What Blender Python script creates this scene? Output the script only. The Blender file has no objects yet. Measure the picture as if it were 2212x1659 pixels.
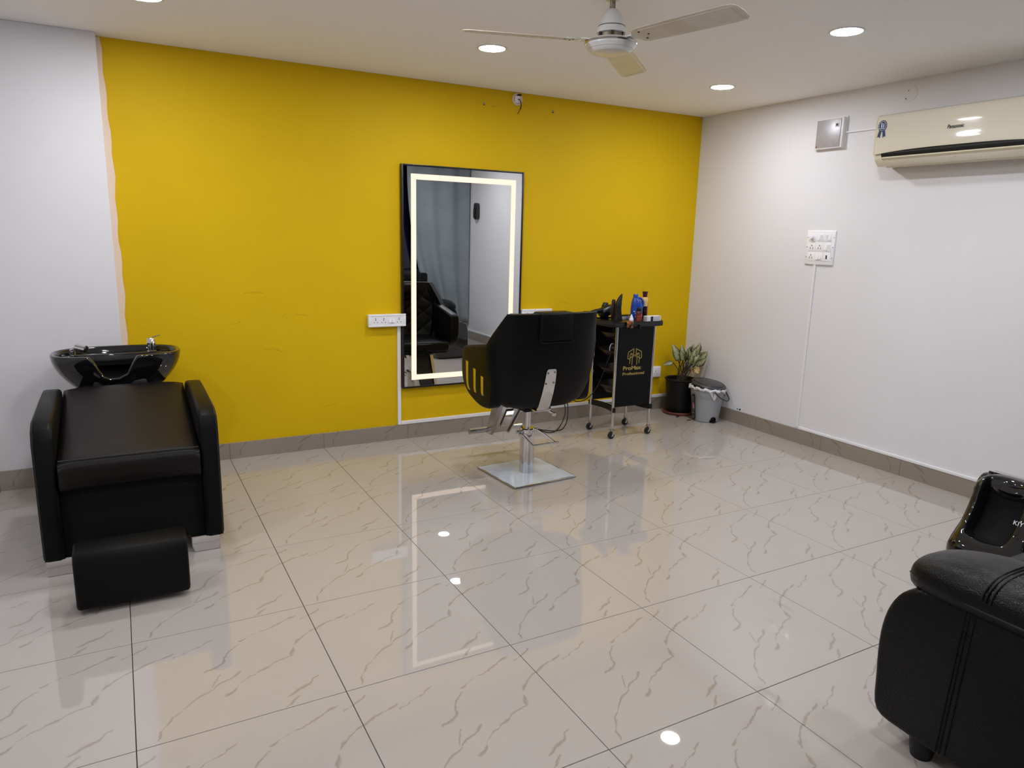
import bpy, bmesh, math, random
from mathutils import Vector, Matrix
random.seed(7)
SC = bpy.context.scene
COL = SC.collection
R = math.radians
PI = math.pi

# ------------------------------------------------------------------ camera
cd = bpy.data.cameras.new('camera')
cd.sensor_fit = 'HORIZONTAL'; cd.sensor_width = 36.0
cd.lens = 36.0 * 1542.863 / 2212.0
cd.clip_start = 0.02
cam = bpy.data.objects.new('camera', cd)
COL.objects.link(cam)
cam.location = (-0.54499, -4.43576, 1.45052)
cam.rotation_euler = (1.36532835, -0.0251931882, -0.499247296)
SC.camera = cam

# ------------------------------------------------------------------ world and exposure
w = bpy.data.worlds.new('night'); SC.world = w; w.use_nodes = True
w.node_tree.nodes['Background'].inputs[0].default_value = (0.010, 0.012, 0.022, 1)
w.node_tree.nodes['Background'].inputs[1].default_value = 1.0
SC.view_settings.view_transform = 'Standard'
SC.view_settings.look = 'None'
SC.view_settings.exposure = 0.0
SC.view_settings.gamma = 1.0
SC.view_settings.use_curve_mapping = False
LAMP_COLOR = (0.97, 1.0, 1.06)
LAMP_POWER = 234.0         # emission strength of the round LED panels
STRIP_COLOR = (1.0, 0.80, 0.635)
STRIP_POWER = 1.15

# ------------------------------------------------------------------ dimensions (metres)
YW = 0.269      # yellow wall plane
XW = 3.781      # right wall plane
YP = 0.177      # front of the white pier on the left
XP = -0.552     # its edge
H = 2.44
XL = -2.4
YF = -4.30      # wall with the curtain
XO = 0.75       # where that wall starts
YB = -6.0       # far end behind the camera

# ------------------------------------------------------------------ materials
def mat(name, color, rough=0.5, metal=0.0, spec=0.5, coat=0.0, bump=None, var=None, trans=0.0, emit=None, ior=1.45, sheen=0.0):
    m = bpy.data.materials.new(name); m.use_nodes = True
    nt = m.node_tree; b = nt.nodes['Principled BSDF']
    b.inputs['Base Color'].default_value = (*color, 1)
    b.inputs['Roughness'].default_value = rough
    b.inputs['Metallic'].default_value = metal
    b.inputs['Specular IOR Level'].default_value = spec
    b.inputs['Coat Weight'].default_value = coat
    b.inputs['Coat Roughness'].default_value = 0.03
    b.inputs['Transmission Weight'].default_value = trans
    b.inputs['IOR'].default_value = ior
    if emit:
        b.inputs['Emission Color'].default_value = (*emit[0], 1)
        b.inputs['Emission Strength'].default_value = emit[1]
    tc = None
    if bump or var:
        tc = nt.nodes.new('ShaderNodeTexCoord')
    if bump:
        kind, scale, strength, dist = bump
        if kind == 'voronoi':
            t = nt.nodes.new('ShaderNodeTexVoronoi'); t.inputs['Scale'].default_value = scale; out = t.outputs['Distance']
        else:
            t = nt.nodes.new('ShaderNodeTexNoise'); t.inputs['Scale'].default_value = scale; t.inputs['Detail'].default_value = 3; out = t.outputs['Fac']
        bp = nt.nodes.new('ShaderNodeBump'); bp.inputs['Strength'].default_value = strength; bp.inputs['Distance'].default_value = dist
        nt.links.new(tc.outputs['Object'], t.inputs['Vector']); nt.links.new(out, bp.inputs['Height'])
        nt.links.new(bp.outputs['Normal'], b.inputs['Normal'])
    if var:
        scale, c2, lo, hi = var
        t = nt.nodes.new('ShaderNodeTexNoise'); t.inputs['Scale'].default_value = scale; t.inputs['Detail'].default_value = 6
        mr = nt.nodes.new('ShaderNodeMapRange'); mr.inputs['From Min'].default_value = lo; mr.inputs['From Max'].default_value = hi
        mx = nt.nodes.new('ShaderNodeMix'); mx.data_type = 'RGBA'
        mx.inputs['A'].default_value = (*color, 1); mx.inputs['B'].default_value = (*c2, 1)
        nt.links.new(tc.outputs['Object'], t.inputs['Vector']); nt.links.new(t.outputs['Fac'], mr.inputs['Value'])
        nt.links.new(mr.outputs['Result'], mx.inputs['Factor']); nt.links.new(mx.outputs['Result'], b.inputs['Base Color'])
    return m

def line_distance(N, L, p, lines):
    """nodes for the distance from p (its x and y) to the nearest of some polylines"""
    prev = None
    for ln in lines:
        for a, c in zip(ln[:-1], ln[1:]):
            dx, dy = c[0] - a[0], c[1] - a[1]; q = dx * dx + dy * dy
            s = N.new('ShaderNodeVectorMath'); s.operation = 'SUBTRACT'; s.inputs[1].default_value = (a[0], a[1], 0); L.new(p, s.inputs[0])
            d = N.new('ShaderNodeVectorMath'); d.operation = 'DOT_PRODUCT'; d.inputs[1].default_value = (dx / q, dy / q, 0); L.new(s.outputs[0], d.inputs[0])
            cl = N.new('ShaderNodeClamp'); L.new(d.outputs['Value'], cl.inputs['Value'])
            v = N.new('ShaderNodeVectorMath'); v.operation = 'SCALE'; v.inputs[0].default_value = (dx, dy, 0); L.new(cl.outputs[0], v.inputs['Scale'])
            e = N.new('ShaderNodeVectorMath'); e.operation = 'DISTANCE'; L.new(s.outputs[0], e.inputs[0]); L.new(v.outputs[0], e.inputs[1])
            if prev is None: prev = e.outputs['Value']
            else:
                mn = N.new('ShaderNodeMath'); mn.operation = 'MINIMUM'; L.new(prev, mn.inputs[0]); L.new(e.outputs['Value'], mn.inputs[1]); prev = mn.outputs[0]
    return prev

def add_scuffs(m, lines):
    """rubbed marks on a painted wall, drawn in the wall's own x and z"""
    nt = m.node_tree; N = nt.nodes; L = nt.links; b = N['Principled BSDF']
    tc = N.new('ShaderNodeTexCoord'); sp = N.new('ShaderNodeSeparateXYZ'); cb = N.new('ShaderNodeCombineXYZ')
    L.new(tc.outputs['Object'], sp.inputs[0]); L.new(sp.outputs['X'], cb.inputs['X']); L.new(sp.outputs['Z'], cb.inputs['Y'])
    nz = N.new('ShaderNodeTexNoise'); nz.inputs['Scale'].default_value = 30; nz.inputs['Detail'].default_value = 4; L.new(cb.outputs[0], nz.inputs['Vector'])
    su = N.new('ShaderNodeVectorMath'); su.operation = 'SUBTRACT'; su.inputs[1].default_value = (.5, .5, .5); L.new(nz.outputs['Color'], su.inputs[0])
    k = N.new('ShaderNodeVectorMath'); k.operation = 'MULTIPLY'; k.inputs[1].default_value = (.03, .03, 0); L.new(su.outputs[0], k.inputs[0])
    a = N.new('ShaderNodeVectorMath'); a.operation = 'ADD'; L.new(cb.outputs[0], a.inputs[0]); L.new(k.outputs[0], a.inputs[1])
    d = line_distance(N, L, a.outputs[0], lines)
    mr = N.new('ShaderNodeMapRange'); mr.inputs['From Min'].default_value = .0006; mr.inputs['From Max'].default_value = .0042
    mr.inputs['To Min'].default_value = .42; mr.inputs['To Max'].default_value = 0; L.new(d, mr.inputs['Value'])
    mu = N.new('ShaderNodeMath'); mu.operation = 'MULTIPLY'; L.new(mr.outputs[0], mu.inputs[0]); L.new(nz.outputs['Fac'], mu.inputs[1])
    old = b.inputs['Base Color'].links[0].from_socket
    mx = N.new('ShaderNodeMix'); mx.data_type = 'RGBA'; mx.inputs['B'].default_value = (.08, .05, .012, 1)
    L.new(mu.outputs[0], mx.inputs['Factor']); L.new(old, mx.inputs['A']); L.new(mx.outputs['Result'], b.inputs['Base Color'])

def vein_material(name, base, base2, vein, rough):
    """polished vitrified tile: cream ground, branching brown veins, the same print on every tile"""
    m = bpy.data.materials.new(name); m.use_nodes = True
    nt = m.node_tree; N = nt.nodes; L = nt.links; b = N['Principled BSDF']
    b.inputs['Roughness'].default_value = rough
    b.inputs['Specular IOR Level'].default_value = 0.95
    tc = N.new('ShaderNodeTexCoord')
    sc = N.new('ShaderNodeVectorMath'); sc.operation = 'SCALE'; sc.inputs['Scale'].default_value = 1 / 0.6
    L.new(tc.outputs['Object'], sc.inputs[0])
    fl = N.new('ShaderNodeVectorMath'); fl.operation = 'MULTIPLY'; fl.inputs[1].default_value = (1, 1, 0)
    L.new(sc.outputs[0], fl.inputs[0])
    def warp(scale, amt, src):
        nz = N.new('ShaderNodeTexNoise'); nz.inputs['Scale'].default_value = scale; nz.inputs['Detail'].default_value = 4
        L.new(fl.outputs[0], nz.inputs['Vector'])
        s = N.new('ShaderNodeVectorMath'); s.operation = 'SUBTRACT'; s.inputs[1].default_value = (.5, .5, .5); L.new(nz.outputs['Color'], s.inputs[0])
        k = N.new('ShaderNodeVectorMath'); k.operation = 'MULTIPLY'; k.inputs[1].default_value = (amt, amt, 0); L.new(s.outputs[0], k.inputs[0])
        a = N.new('ShaderNodeVectorMath'); a.operation = 'ADD'; L.new(src, a.inputs[0]); L.new(k.outputs[0], a.inputs[1])
        return a.outputs[0]
    p = warp(9, 0.075, fl.outputs[0])
    lines = [[(.93, .91), (.70, .807), (.565, .75)], [(.56, .72), (.497, .667), (.449, .554), (.363, .515)],
             [(.531, .432), (.271, .275), (.162, .179), (.086, .03)], [(.432, .844), (.214, .738)], [(.201, .779), (.087, .734), (-.02, .67)],
             [(1.02, .73), (.842, .587)], [(.83, .56), (.815, .47), (.6, .387), (.427, .255)], [(.08, .92), (-.05, .84)],
             [(1.05, .92), (.95, .85)], [(.428, .451), (.377, .353)], [(.533, .336), (.422, .242)], [(.906, .213), (.724, .105)], [(.775, .08), (.689, .01)]]
    prev = line_distance(N, L, p, lines)
    # vein width breaks up along its run
    nz = N.new('ShaderNodeTexNoise'); nz.inputs['Scale'].default_value = 11; nz.inputs['Detail'].default_value = 3; L.new(fl.outputs[0], nz.inputs['Vector'])
    wd = N.new('ShaderNodeMapRange'); wd.inputs['From Min'].default_value = .36; wd.inputs['From Max'].default_value = .66
    wd.inputs['To Min'].default_value = 0.001; wd.inputs['To Max'].default_value = 0.0125; L.new(nz.outputs['Fac'], wd.inputs['Value'])
    dv = N.new('ShaderNodeMath'); dv.operation = 'DIVIDE'; L.new(prev, dv.inputs[0]); L.new(wd.outputs[0], dv.inputs[1])
    mr = N.new('ShaderNodeMapRange'); mr.inputs['From Min'].default_value = .1; mr.inputs['From Max'].default_value = 1.25
    mr.inputs['To Min'].default_value = .72; mr.inputs['To Max'].default_value = 0; L.new(dv.outputs[0], mr.inputs['Value'])
    n2 = N.new('ShaderNodeTexNoise'); n2.inputs['Scale'].default_value = 3.0; n2.inputs['Detail'].default_value = 5; L.new(fl.outputs[0], n2.inputs['Vector'])
    m1 = N.new('ShaderNodeMix'); m1.data_type = 'RGBA'; m1.inputs['A'].default_value = (*base, 1); m1.inputs['B'].default_value = (*base2, 1); L.new(n2.outputs['Fac'], m1.inputs['Factor'])
    m2 = N.new('ShaderNodeMix'); m2.data_type = 'RGBA'; m2.inputs['B'].default_value = (*vein, 1)
    L.new(mr.outputs[0], m2.inputs['Factor']); L.new(m1.outputs['Result'], m2.inputs['A']); L.new(m2.outputs['Result'], b.inputs['Base Color'])
    return m

M = {}
M['tile'] = vein_material('vitrified_tile', (.425, .385, .352), (.400, .362, .330), (.245, .198, .150), 0.015)
M['skirting'] = vein_material('skirting_tile', (.285, .240, .195), (.262, .220, .178), (.16, .128, .095), 0.15)
M['grout'] = mat('grout', (.045, .04, .035), .9)
M['yellow'] = mat('yellow_paint', (.69, .442, .003), .6, spec=.18, bump=('noise', 40, .05, .01), var=(1.6, (.65, .413, .003), .35, .75))
add_scuffs(M['yellow'], [[(.138, 1.054), (.185, 1.062), (.249, 1.058)], [(.355, .897), (.391, .926)], [(.449, .918), (.522, .901)], [(.058, .861), (.114, .882)],
    [(.244, .69), (.296, .7), (.358, .675)], [(2.483, .952), (2.557, .932)], [(1.204, .328), (1.327, .331)], [(1.417, .234), (1.49, .248)], [(1.639, .263), (1.7, .286)],
    [(1.678, .181), (1.755, .188)], [(1.834, 2.325), (1.914, 2.339)], [(.61, .288), (.689, .3)], [(2.012, .186), (2.073, .21)]])
M['white_wall'] = mat('white_paint', (.755, .735, .755), .6, spec=.35, bump=('noise', 30, .05, .01), var=(1.2, (.73, .71, .73), .35, .75))
M['ceiling'] = mat('ceiling_paint', (.93, .92, .91), .75, spec=.25, bump=('noise', 25, .04, .01))
M['cream'] = mat('cream_primer', (.80, .64, .50), .7)
M['pvc'] = mat('white_pvc', (.80, .78, .79), .35)
M['switch'] = mat('switch_white', (.84, .83, .85), .22)
M['switch_dark'] = mat('socket_hole', (.012, .01, .012), .6)
M['fan_white'] = mat('fan_enamel', (.70, .69, .68), .28, coat=.3, var=(9, (.56, .52, .44), .55, .8))
M['fan_blade'] = mat('fan_blade_enamel', (.72, .68, .60), .30, coat=.2, var=(7, (.62, .56, .45), .4, .75))
M['rust'] = mat('rod_metal', (.30, .26, .20), .45, .6, var=(60, (.10, .07, .05), .45, .6))
M['dark_metal'] = mat('dark_metal', (.06, .055, .05), .45, .8)
M['brass'] = mat('motor_core', (.22, .18, .13), .5, .7)
M['lamp'] = mat('led_panel', (1, 1, 1), .5, emit=(LAMP_COLOR, LAMP_POWER))
M['strip'] = mat('led_strip', (.06, .05, .04), .5, emit=(STRIP_COLOR, STRIP_POWER))
M['mirror'] = mat('mirror_glass', (.86, .88, .88), .0, 1.0)
M['black_frame'] = mat('black_frame', (.005, .0048, .0048), .32)
M['leather'] = mat('black_vinyl', (.0026, .0025, .0025), .40, spec=.17, bump=('voronoi', 420, .12, .002))
M['leather_soft'] = mat('black_leather', (.0018, .0017, .0022), .27, spec=.20, bump=('voronoi', 260, .30, .004))
M['leather_seat'] = mat('seat_vinyl', (.0065, .0040, .0038), .42, spec=.26, bump=('voronoi', 420, .12, .002), var=(3, (.0045, .0036, .0036), .45, .7))
M['fabric_black'] = mat('black_fabric', (.0028, .0028, .003), .75, spec=.25)
M['piping'] = mat('piping', (.010, .010, .011), .35)
M['chrome'] = mat('chrome', (.66, .65, .65), .06, 1.0)
M['chrome_dull'] = mat('brushed_chrome', (.50, .47, .45), .22, 1.0)
M['film'] = mat('protective_film', (.60, .66, .73), .10, coat=.4, var=(6, (.49, .54, .60), .4, .7))
M['gloss_black'] = mat('gloss_black', (.006, .006, .007), .05, coat=.6)
M['plastic_black'] = mat('black_plastic', (.0045, .0045, .005), .30)
M['plastic_matte'] = mat('black_plastic_matte', (.005, .005, .0055), .50, spec=.35)
M['panel_black'] = mat('trolley_panel', (.0030, .0030, .0033), .42, spec=.20)
M['tray_smoke'] = mat('smoky_tray', (.020, .014, .011), .18)
M['gold'] = mat('gold_print', (.42, .31, .085), .40, .35)
M['rubber'] = mat('rubber', (.010, .010, .012), .55)
M['ac'] = mat('ac_plastic', (.68, .625, .51), .06, coat=.4, var=(2.5, (.68, .63, .51), .4, .7))
M['ac_flap'] = mat('ac_flap', (.62, .55, .40), .22)
M['ac_slot'] = mat('ac_slot', (.008, .008, .008), .6)
M['ink'] = mat('black_ink', (.012, .012, .014), .5)
M['navy'] = mat('navy_print', (.012, .032, .115), .35)
M['white_print'] = mat('white_print', (.80, .82, .86), .4)
M['steel_box'] = mat('grey_steel', (.43, .41, .43), .38, .25, var=(25, (.38, .36, .38), .4, .7))
M['pot'] = mat('pot_plastic', (.0045, .0045, .005), .45, spec=.35)
M['terracotta'] = mat('terracotta_plastic', (.20, .055, .035), .45)
M['soil'] = mat('soil', (.020, .012, .007), .95, bump=('noise', 120, .8, .01))
M['stem'] = mat('plant_stem', (.055, .040, .022), .55)
M['leaf_brown'] = mat('dry_leaf', (.055, .030, .016), .6)
M['leaf_yellow'] = mat('yellow_leaf', (.55, .38, .14), .6, var=(30, (.30, .16, .05), .5, .65))
M['bin_grey'] = mat('grey_plastic', (.32, .325, .345), .40)
M['bin_lid'] = mat('dark_grey_plastic', (.048, .048, .054), .32)
M['bag'] = mat('white_bag', (.72, .70, .73), .35, bump=('noise', 30, .6, .01))
M['sticker_red'] = mat('red_sticker', (.42, .06, .045), .4)
M['blue'] = mat('blue_plastic', (.012, .055, .33), .22)
M['teal'] = mat('teal_gel', (.012, .36, .30), .15)
M['teal_dark'] = mat('teal_gel_dark', (.008, .22, .12), .15)
M['amber'] = mat('amber_liquid', (.22, .035, .014), .12)
M['wine'] = mat('dark_wine_liquid', (.018, .005, .006), .12)
M['clear_amber'] = mat('clear_plastic', (.60, .43, .15), .10)
M['maroon'] = mat('maroon_cap', (.060, .010, .012), .3)
M['pink'] = mat('pink_label', (.55, .10, .10), .45)
M['white_plastic'] = mat('white_plastic', (.74, .74, .78), .3)
M['bristle'] = mat('brush_bristle', (.20, .13, .04), .6)
M['orange_foil'] = mat('orange_foil', (.35, .12, .03), .25, .5, var=(50, (.10, .04, .015), .45, .55))
M['curtain'] = mat('grey_curtain', (.22, .25, .28), .8, var=(4, (.19, .22, .25), .4, .7))
M['night_glass'] = mat('night_glass', (.006, .007, .020), .06)
M['hole'] = mat('wall_hole', (.02, .017, .015), .9)
M['wire'] = mat('black_wire', (.010, .009, .009), .45)

def leaf_material():
    m = bpy.data.materials.new('variegated_leaf'); m.use_nodes = True
    nt = m.node_tree; N = nt.nodes; L = nt.links; b = N['Principled BSDF']; b.inputs['Roughness'].default_value = .42
    uv = N.new('ShaderNodeTexCoord'); sx = N.new('ShaderNodeSeparateXYZ'); L.new(uv.outputs['UV'], sx.inputs[0])
    a = N.new('ShaderNodeMath'); a.operation = 'SUBTRACT'; a.inputs[1].default_value = .5; L.new(sx.outputs['X'], a.inputs[0])
    ab = N.new('ShaderNodeMath'); ab.operation = 'ABSOLUTE'; L.new(a.outputs[0], ab.inputs[0])
    nz = N.new('ShaderNodeTexNoise'); nz.inputs['Scale'].default_value = 9; nz.inputs['Detail'].default_value = 4; L.new(uv.outputs['UV'], nz.inputs['Vector'])
    ml = N.new('ShaderNodeMath'); ml.operation = 'MULTIPLY_ADD'; ml.inputs[1].default_value = 1.3; ml.inputs[2].default_value = -.62; L.new(nz.outputs['Fac'], ml.inputs[0])
    ad = N.new('ShaderNodeMath'); ad.operation = 'ADD'; L.new(ab.outputs[0], ad.inputs[0]); L.new(ml.outputs[0], ad.inputs[1])
    rp = N.new('ShaderNodeValToRGB')
    e = rp.color_ramp.elements; e[0].position = .22; e[0].color = (.40, .385, .20, 1); e[1].position = .42; e[1].color = (.030, .055, .015, 1)
    x = e.new(.31); x.color = (.19, .215, .075, 1)
    L.new(ad.outputs[0], rp.inputs[0]); L.new(rp.outputs[0], b.inputs['Base Color'])
    return m
M['leaf'] = leaf_material()

# ------------------------------------------------------------------ geometry helpers: every shape is (verts, faces)
def xf(s, mtx):
    v, f = s; return [mtx @ Vector(p) for p in v], f
def mv(s, x=0, y=0, z=0):
    return xf(s, Matrix.Translation((x, y, z)))
def rot(s, axis, deg, about=(0, 0, 0)):
    a = Vector(about); return xf(s, Matrix.Translation(a) @ Matrix.Rotation(R(deg), 4, axis) @ Matrix.Translation(-a))
def from_bm(bm):
    bm.verts.index_update(); v = [x.co.copy() for x in bm.verts]; f = [[k.index for k in p.verts] for p in bm.faces]; bm.free(); return v, f
def box(x0, x1, y0, y1, z0, z1, r=0.0, seg=2):
    bm = bmesh.new(); bmesh.ops.create_cube(bm, size=1)
    for q in bm.verts: q.co = Vector(((x0 + x1) / 2 + q.co.x * (x1 - x0), (y0 + y1) / 2 + q.co.y * (y1 - y0), (z0 + z1) / 2 + q.co.z * (z1 - z0)))
    if r > 0: bmesh.ops.bevel(bm, geom=list(bm.edges), offset=r, segments=seg, profile=.5, affect='EDGES', clamp_overlap=True)
    return from_bm(bm)
def lathe(prof, n=24, c=(0, 0, 0), ring=False):
    """turned shape; ring=True closes the profile on itself (a hoop) instead of capping the ends"""
    v, f = [], []; rings = []
    for r, z in prof:
        if r < 1e-6: v.append(Vector((c[0], c[1], c[2] + z))); rings.append([len(v) - 1])
        else:
            i0 = len(v)
            for k in range(n):
                a = 2 * PI * k / n; v.append(Vector((c[0] + r * math.cos(a), c[1] + r * math.sin(a), c[2] + z)))
            rings.append(list(range(i0, i0 + n)))
    if ring: rings.append(rings[0])
    for a, b in zip(rings[:-1], rings[1:]):
        for k in range(n):
            k2 = (k + 1) % n
            if len(a) == 1 and len(b) == 1: continue
            if len(a) == 1: f.append([a[0], b[k2], b[k]])
            elif len(b) == 1: f.append([a[k], a[k2], b[0]])
            else: f.append([a[k], a[k2], b[k2], b[k]])
    if not ring and len(rings[0]) > 1: f.append(list(reversed(rings[0])))
    if not ring and len(rings[-1]) > 1: f.append(list(rings[-1]))
    return v, f
def cyl(p0, p1, r0, r1=None, n=16):
    r1 = r0 if r1 is None else r1
    p0, p1 = Vector(p0), Vector(p1); d = p1 - p0
    q = Vector((0, 0, 1)).rotation_difference(d.normalized()).to_matrix().to_4x4()
    return xf(lathe([(r0, 0), (r1, d.length)], n), Matrix.Translation(p0) @ q)
def cat(pts, n=8, closed=False):
    pts = [Vector(p) for p in pts]; out = []; m = len(pts)
    for i in range(m if closed else m - 1):
        g = (lambda k: pts[k % m]) if closed else (lambda k: pts[max(0, min(m - 1, k))])
        a, b, c, d = g(i - 1), g(i), g(i + 1), g(i + 2)
        for k in range(n):
            t = k / n
            out.append(.5 * ((2 * b) + (c - a) * t + (2 * a - 5 * b + 4 * c - d) * t * t + (3 * b - a - 3 * c + d) * t ** 3))
    if not closed: out.append(pts[-1])
    return out
def tube(path, r, n=10, closed=False, radii=None):
    P = [Vector(p) for p in path]; m = len(P); v, f = [], []; nrm = None
    for i in range(m):
        if closed: t = (P[(i + 1) % m] - P[i - 1]).normalized()
        else: t = (P[min(i + 1, m - 1)] - P[max(i - 1, 0)]).normalized()
        if nrm is None:
            nrm = t.orthogonal().normalized()
        else:
            nrm = (nrm - t * nrm.dot(t)); nrm = nrm.normalized() if nrm.length > 1e-6 else t.orthogonal().normalized()
        bn = t.cross(nrm); rr = radii[i] if radii else r
        for k in range(n):
            a = 2 * PI * k / n; v.append(P[i] + (nrm * math.cos(a) + bn * math.sin(a)) * rr)
    for i in range(m if closed else m - 1):
        for k in range(n):
            a, b = i * n + k, i * n + (k + 1) % n; c, d = ((i + 1) % m) * n + (k + 1) % n, ((i + 1) % m) * n + k
            f.append([a, b, c, d])
    if not closed: f.append(list(reversed(range(n)))); f.append(list(range((m - 1) * n, m * n)))
    return v, f
def prism(poly, axis, a0, a1, r=0.0, seg=2):
    """polygon in the two other axes (in cyclic order x->yz, y->xz, z->xy) pushed along axis"""
    bm = bmesh.new(); n = len(poly)
    def P(u, w, a): return {'x': (a, u, w), 'y': (u, a, w), 'z': (u, w, a)}[axis]
    lo = [bm.verts.new(P(u, w, a0)) for u, w in poly]; hi = [bm.verts.new(P(u, w, a1)) for u, w in poly]
    bm.faces.new(lo); bm.faces.new(list(reversed(hi)))
    for k in range(n): bm.faces.new([lo[k], hi[k], hi[(k + 1) % n], lo[(k + 1) % n]])
    bmesh.ops.recalc_face_normals(bm, faces=bm.faces)
    if r > 0:
        cap = [e for e in bm.edges if abs(getattr(e.verts[0].co, axis) - getattr(e.verts[1].co, axis)) < 1e-7]
        bmesh.ops.bevel(bm, geom=cap, offset=r, segments=seg, profile=.5, affect='EDGES', clamp_overlap=True)
    return from_bm(bm)
def grid(fn, nu, nv, wrap=False):
    v = [Vector(fn(i / nu, j / nv)) for j in range(nv + 1) for i in range(nu + (0 if wrap else 1))]
    w_ = nu if wrap else nu + 1; f = []
    for j in range(nv):
        for i in range(nu):
            i2 = (i + 1) % nu if wrap else i + 1
            f.append([j * w_ + i, j * w_ + i2, (j + 1) * w_ + i2, (j + 1) * w_ + i])
    return v, f
def loft(rings, cap0=True, cap1=True):
    v = [Vector(p) for r in rings for p in r]; n = len(rings[0]); f = []
    for j in range(len(rings) - 1):
        for k in range(n): f.append([j * n + k, j * n + (k + 1) % n, (j + 1) * n + (k + 1) % n, (j + 1) * n + k])
    if cap0: f.append(list(reversed(range(n))))
    if cap1: f.append(list(range((len(rings) - 1) * n, len(rings) * n)))
    return v, f
def join(*shapes):
    v, f = [], []
    for s in shapes:
        o = len(v); v += list(s[0]); f += [[i + o for i in q] for q in s[1]]
    return v, f
def smooth2(poly, n=5):
    return [(p.x, p.y) for p in cat([(a, b, 0) for a, b in poly], n, True)]
def rrect(x0, x1, y0, y1, r, n=4):
    out = []
    for cx, cy, a in ((x1 - r, y1 - r, 0), (x0 + r, y1 - r, 90), (x0 + r, y0 + r, 180), (x1 - r, y0 + r, 270)):
        for k in range(n + 1):
            t = R(a + 90 * k / n); out.append((cx + r * math.cos(t), cy + r * math.sin(t)))
    return out
def textmesh(body, size, bold=0.0, depth=0.0006, shear=0.0, width=None):
    c = bpy.data.curves.new('lettering', 'FONT'); c.body = body; c.size = size; c.align_x = 'CENTER'; c.align_y = 'CENTER'
    c.extrude = depth; c.offset = bold; c.shear = shear; c.resolution_u = 3
    o = bpy.data.objects.new('lettering', c); COL.objects.link(o)
    dg = bpy.context.evaluated_depsgraph_get(); me = o.evaluated_get(dg).to_mesh()
    v = [p.co.copy() for p in me.vertices]; f = [list(p.vertices) for p in me.polygons]
    o.evaluated_get(dg).to_mesh_clear(); bpy.data.objects.remove(o); bpy.data.curves.remove(c)
    if width:
        w_ = max(p.x for p in v) - min(p.x for p in v); v = [Vector((p.x * width / w_, p.y, p.z)) for p in v]
    return v, f
TO_WALL_BACK = Matrix(((1, 0, 0, 0), (0, 0, -1, 0), (0, 1, 0, 0), (0, 0, 0, 1)))      # reads from -y
TO_WALL_RIGHT = Matrix(((0, 0, -1, 0), (-1, 0, 0, 0), (0, 1, 0, 0), (0, 0, 0, 1)))    # reads from -x

def mesh(name, s, m, ang=35):
    me = bpy.data.meshes.new(name)
    me.from_pydata([tuple(p) for p in s[0]], [], s[1])
    bm = bmesh.new(); bm.from_mesh(me); bmesh.ops.recalc_face_normals(bm, faces=bm.faces); bm.to_mesh(me); bm.free()
    me.materials.append(M[m] if isinstance(m, str) else m)
    if ang:
        me.polygons.foreach_set('use_smooth', [True] * len(me.polygons))
        me.set_sharp_from_angle(angle=R(ang))
    me.update()
    return me
def obj(name, s, m, parent=None, ang=35, loc=None):
    o = bpy.data.objects.new(name, mesh(name, s, m, ang)); COL.objects.link(o)
    if parent: o.parent = parent
    if loc: o.location = loc
    return o
def tag(o, label, cat_, group=None):
    o['label'] = label; o['category'] = cat_
    if group: o['group'] = group
    return o
def thing(name, label, cat_, loc=(0, 0, 0), rz=0, group=None):
    o = bpy.data.objects.new(name, None); COL.objects.link(o); o.empty_display_size = .05
    o.location = loc; o.rotation_euler = (0, 0, R(rz)); return tag(o, label, cat_, group)
def struct(name, s, m, parent=None, ang=35):
    o = obj(name, s, m, parent, ang); o['kind'] = 'structure'; return o
def mod_solid(o, t, offset=-1.0):
    k = o.modifiers.new('thickness', 'SOLIDIFY'); k.thickness = t; k.offset = offset; return o
def mod_sub(o, lv=1):
    k = o.modifiers.new('smooth', 'SUBSURF'); k.levels = lv; k.render_levels = lv; return o

# ================================================================== THE ROOM
T = 0.12
flo = struct('floor', box(XL - T, XW + T, YB - T, YW + T, -.06, -.008), 'grout')
g = 0.0013
tile_cache = {}
def floor_tile(x0, y0, cx0, cx1, cy0, cy1):
    key = tuple(round(k, 3) for k in (cx0, cx1, cy0, cy1))
    if key not in tile_cache:
        bm = bmesh.new(); b = 0.0006
        lo = [(cx0 + g, cy0 + g), (cx1 - g, cy0 + g), (cx1 - g, cy1 - g), (cx0 + g, cy1 - g)]
        hi = [(cx0 + g + b, cy0 + g + b), (cx1 - g - b, cy0 + g + b), (cx1 - g - b, cy1 - g - b), (cx0 + g + b, cy1 - g - b)]
        v = [Vector((*p, -.008)) for p in lo] + [Vector((*p, -b)) for p in lo] + [Vector((*p, 0)) for p in hi]
        f = [[8, 9, 10, 11]]
        for k in range(4):
            n_ = (k + 1) % 4; f += [[k, n_, 4 + n_, 4 + k], [4 + k, 4 + n_, 8 + n_, 8 + k]]
        bm.free(); tile_cache[key] = mesh('tile', (v, f), 'tile', None)
    o = bpy.data.objects.new('tile', tile_cache[key]); COL.objects.link(o); o.parent = flo; o.location = (x0, y0, 0)
for i in range(-4, 7):
    for j in range(-10, 1):
        x0, y0 = i * .6, j * .6
        if x0 >= XO and y0 + .6 < YF: continue
        cx1 = min(.6, XW - x0); cy1 = min(.6, YW - y0)
        floor_tile(x0, y0, 0, cx1, 0, cy1)
struct('ceiling', box(XL - T, XW + T, YB - T, YW + T, H, H + .1), 'ceiling')
struct('wall_back', box(XP - .3, XW + T, YW, YW + T, 0, H), 'yellow')
struct('wall_pier', box(XL - T, XP, YP, YW + T, 0, H, .004), 'white_wall')
struct('wall_right', box(XW, XW + T, YB, YW, 0, H), 'white_wall')
struct('wall_left', box(XL - T, XL, YB, YP, 0, H), 'white_wall')
struct('wall_entrance', box(XL - T, XO + T, YB - T, YB, 0, H), 'white_wall')
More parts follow.
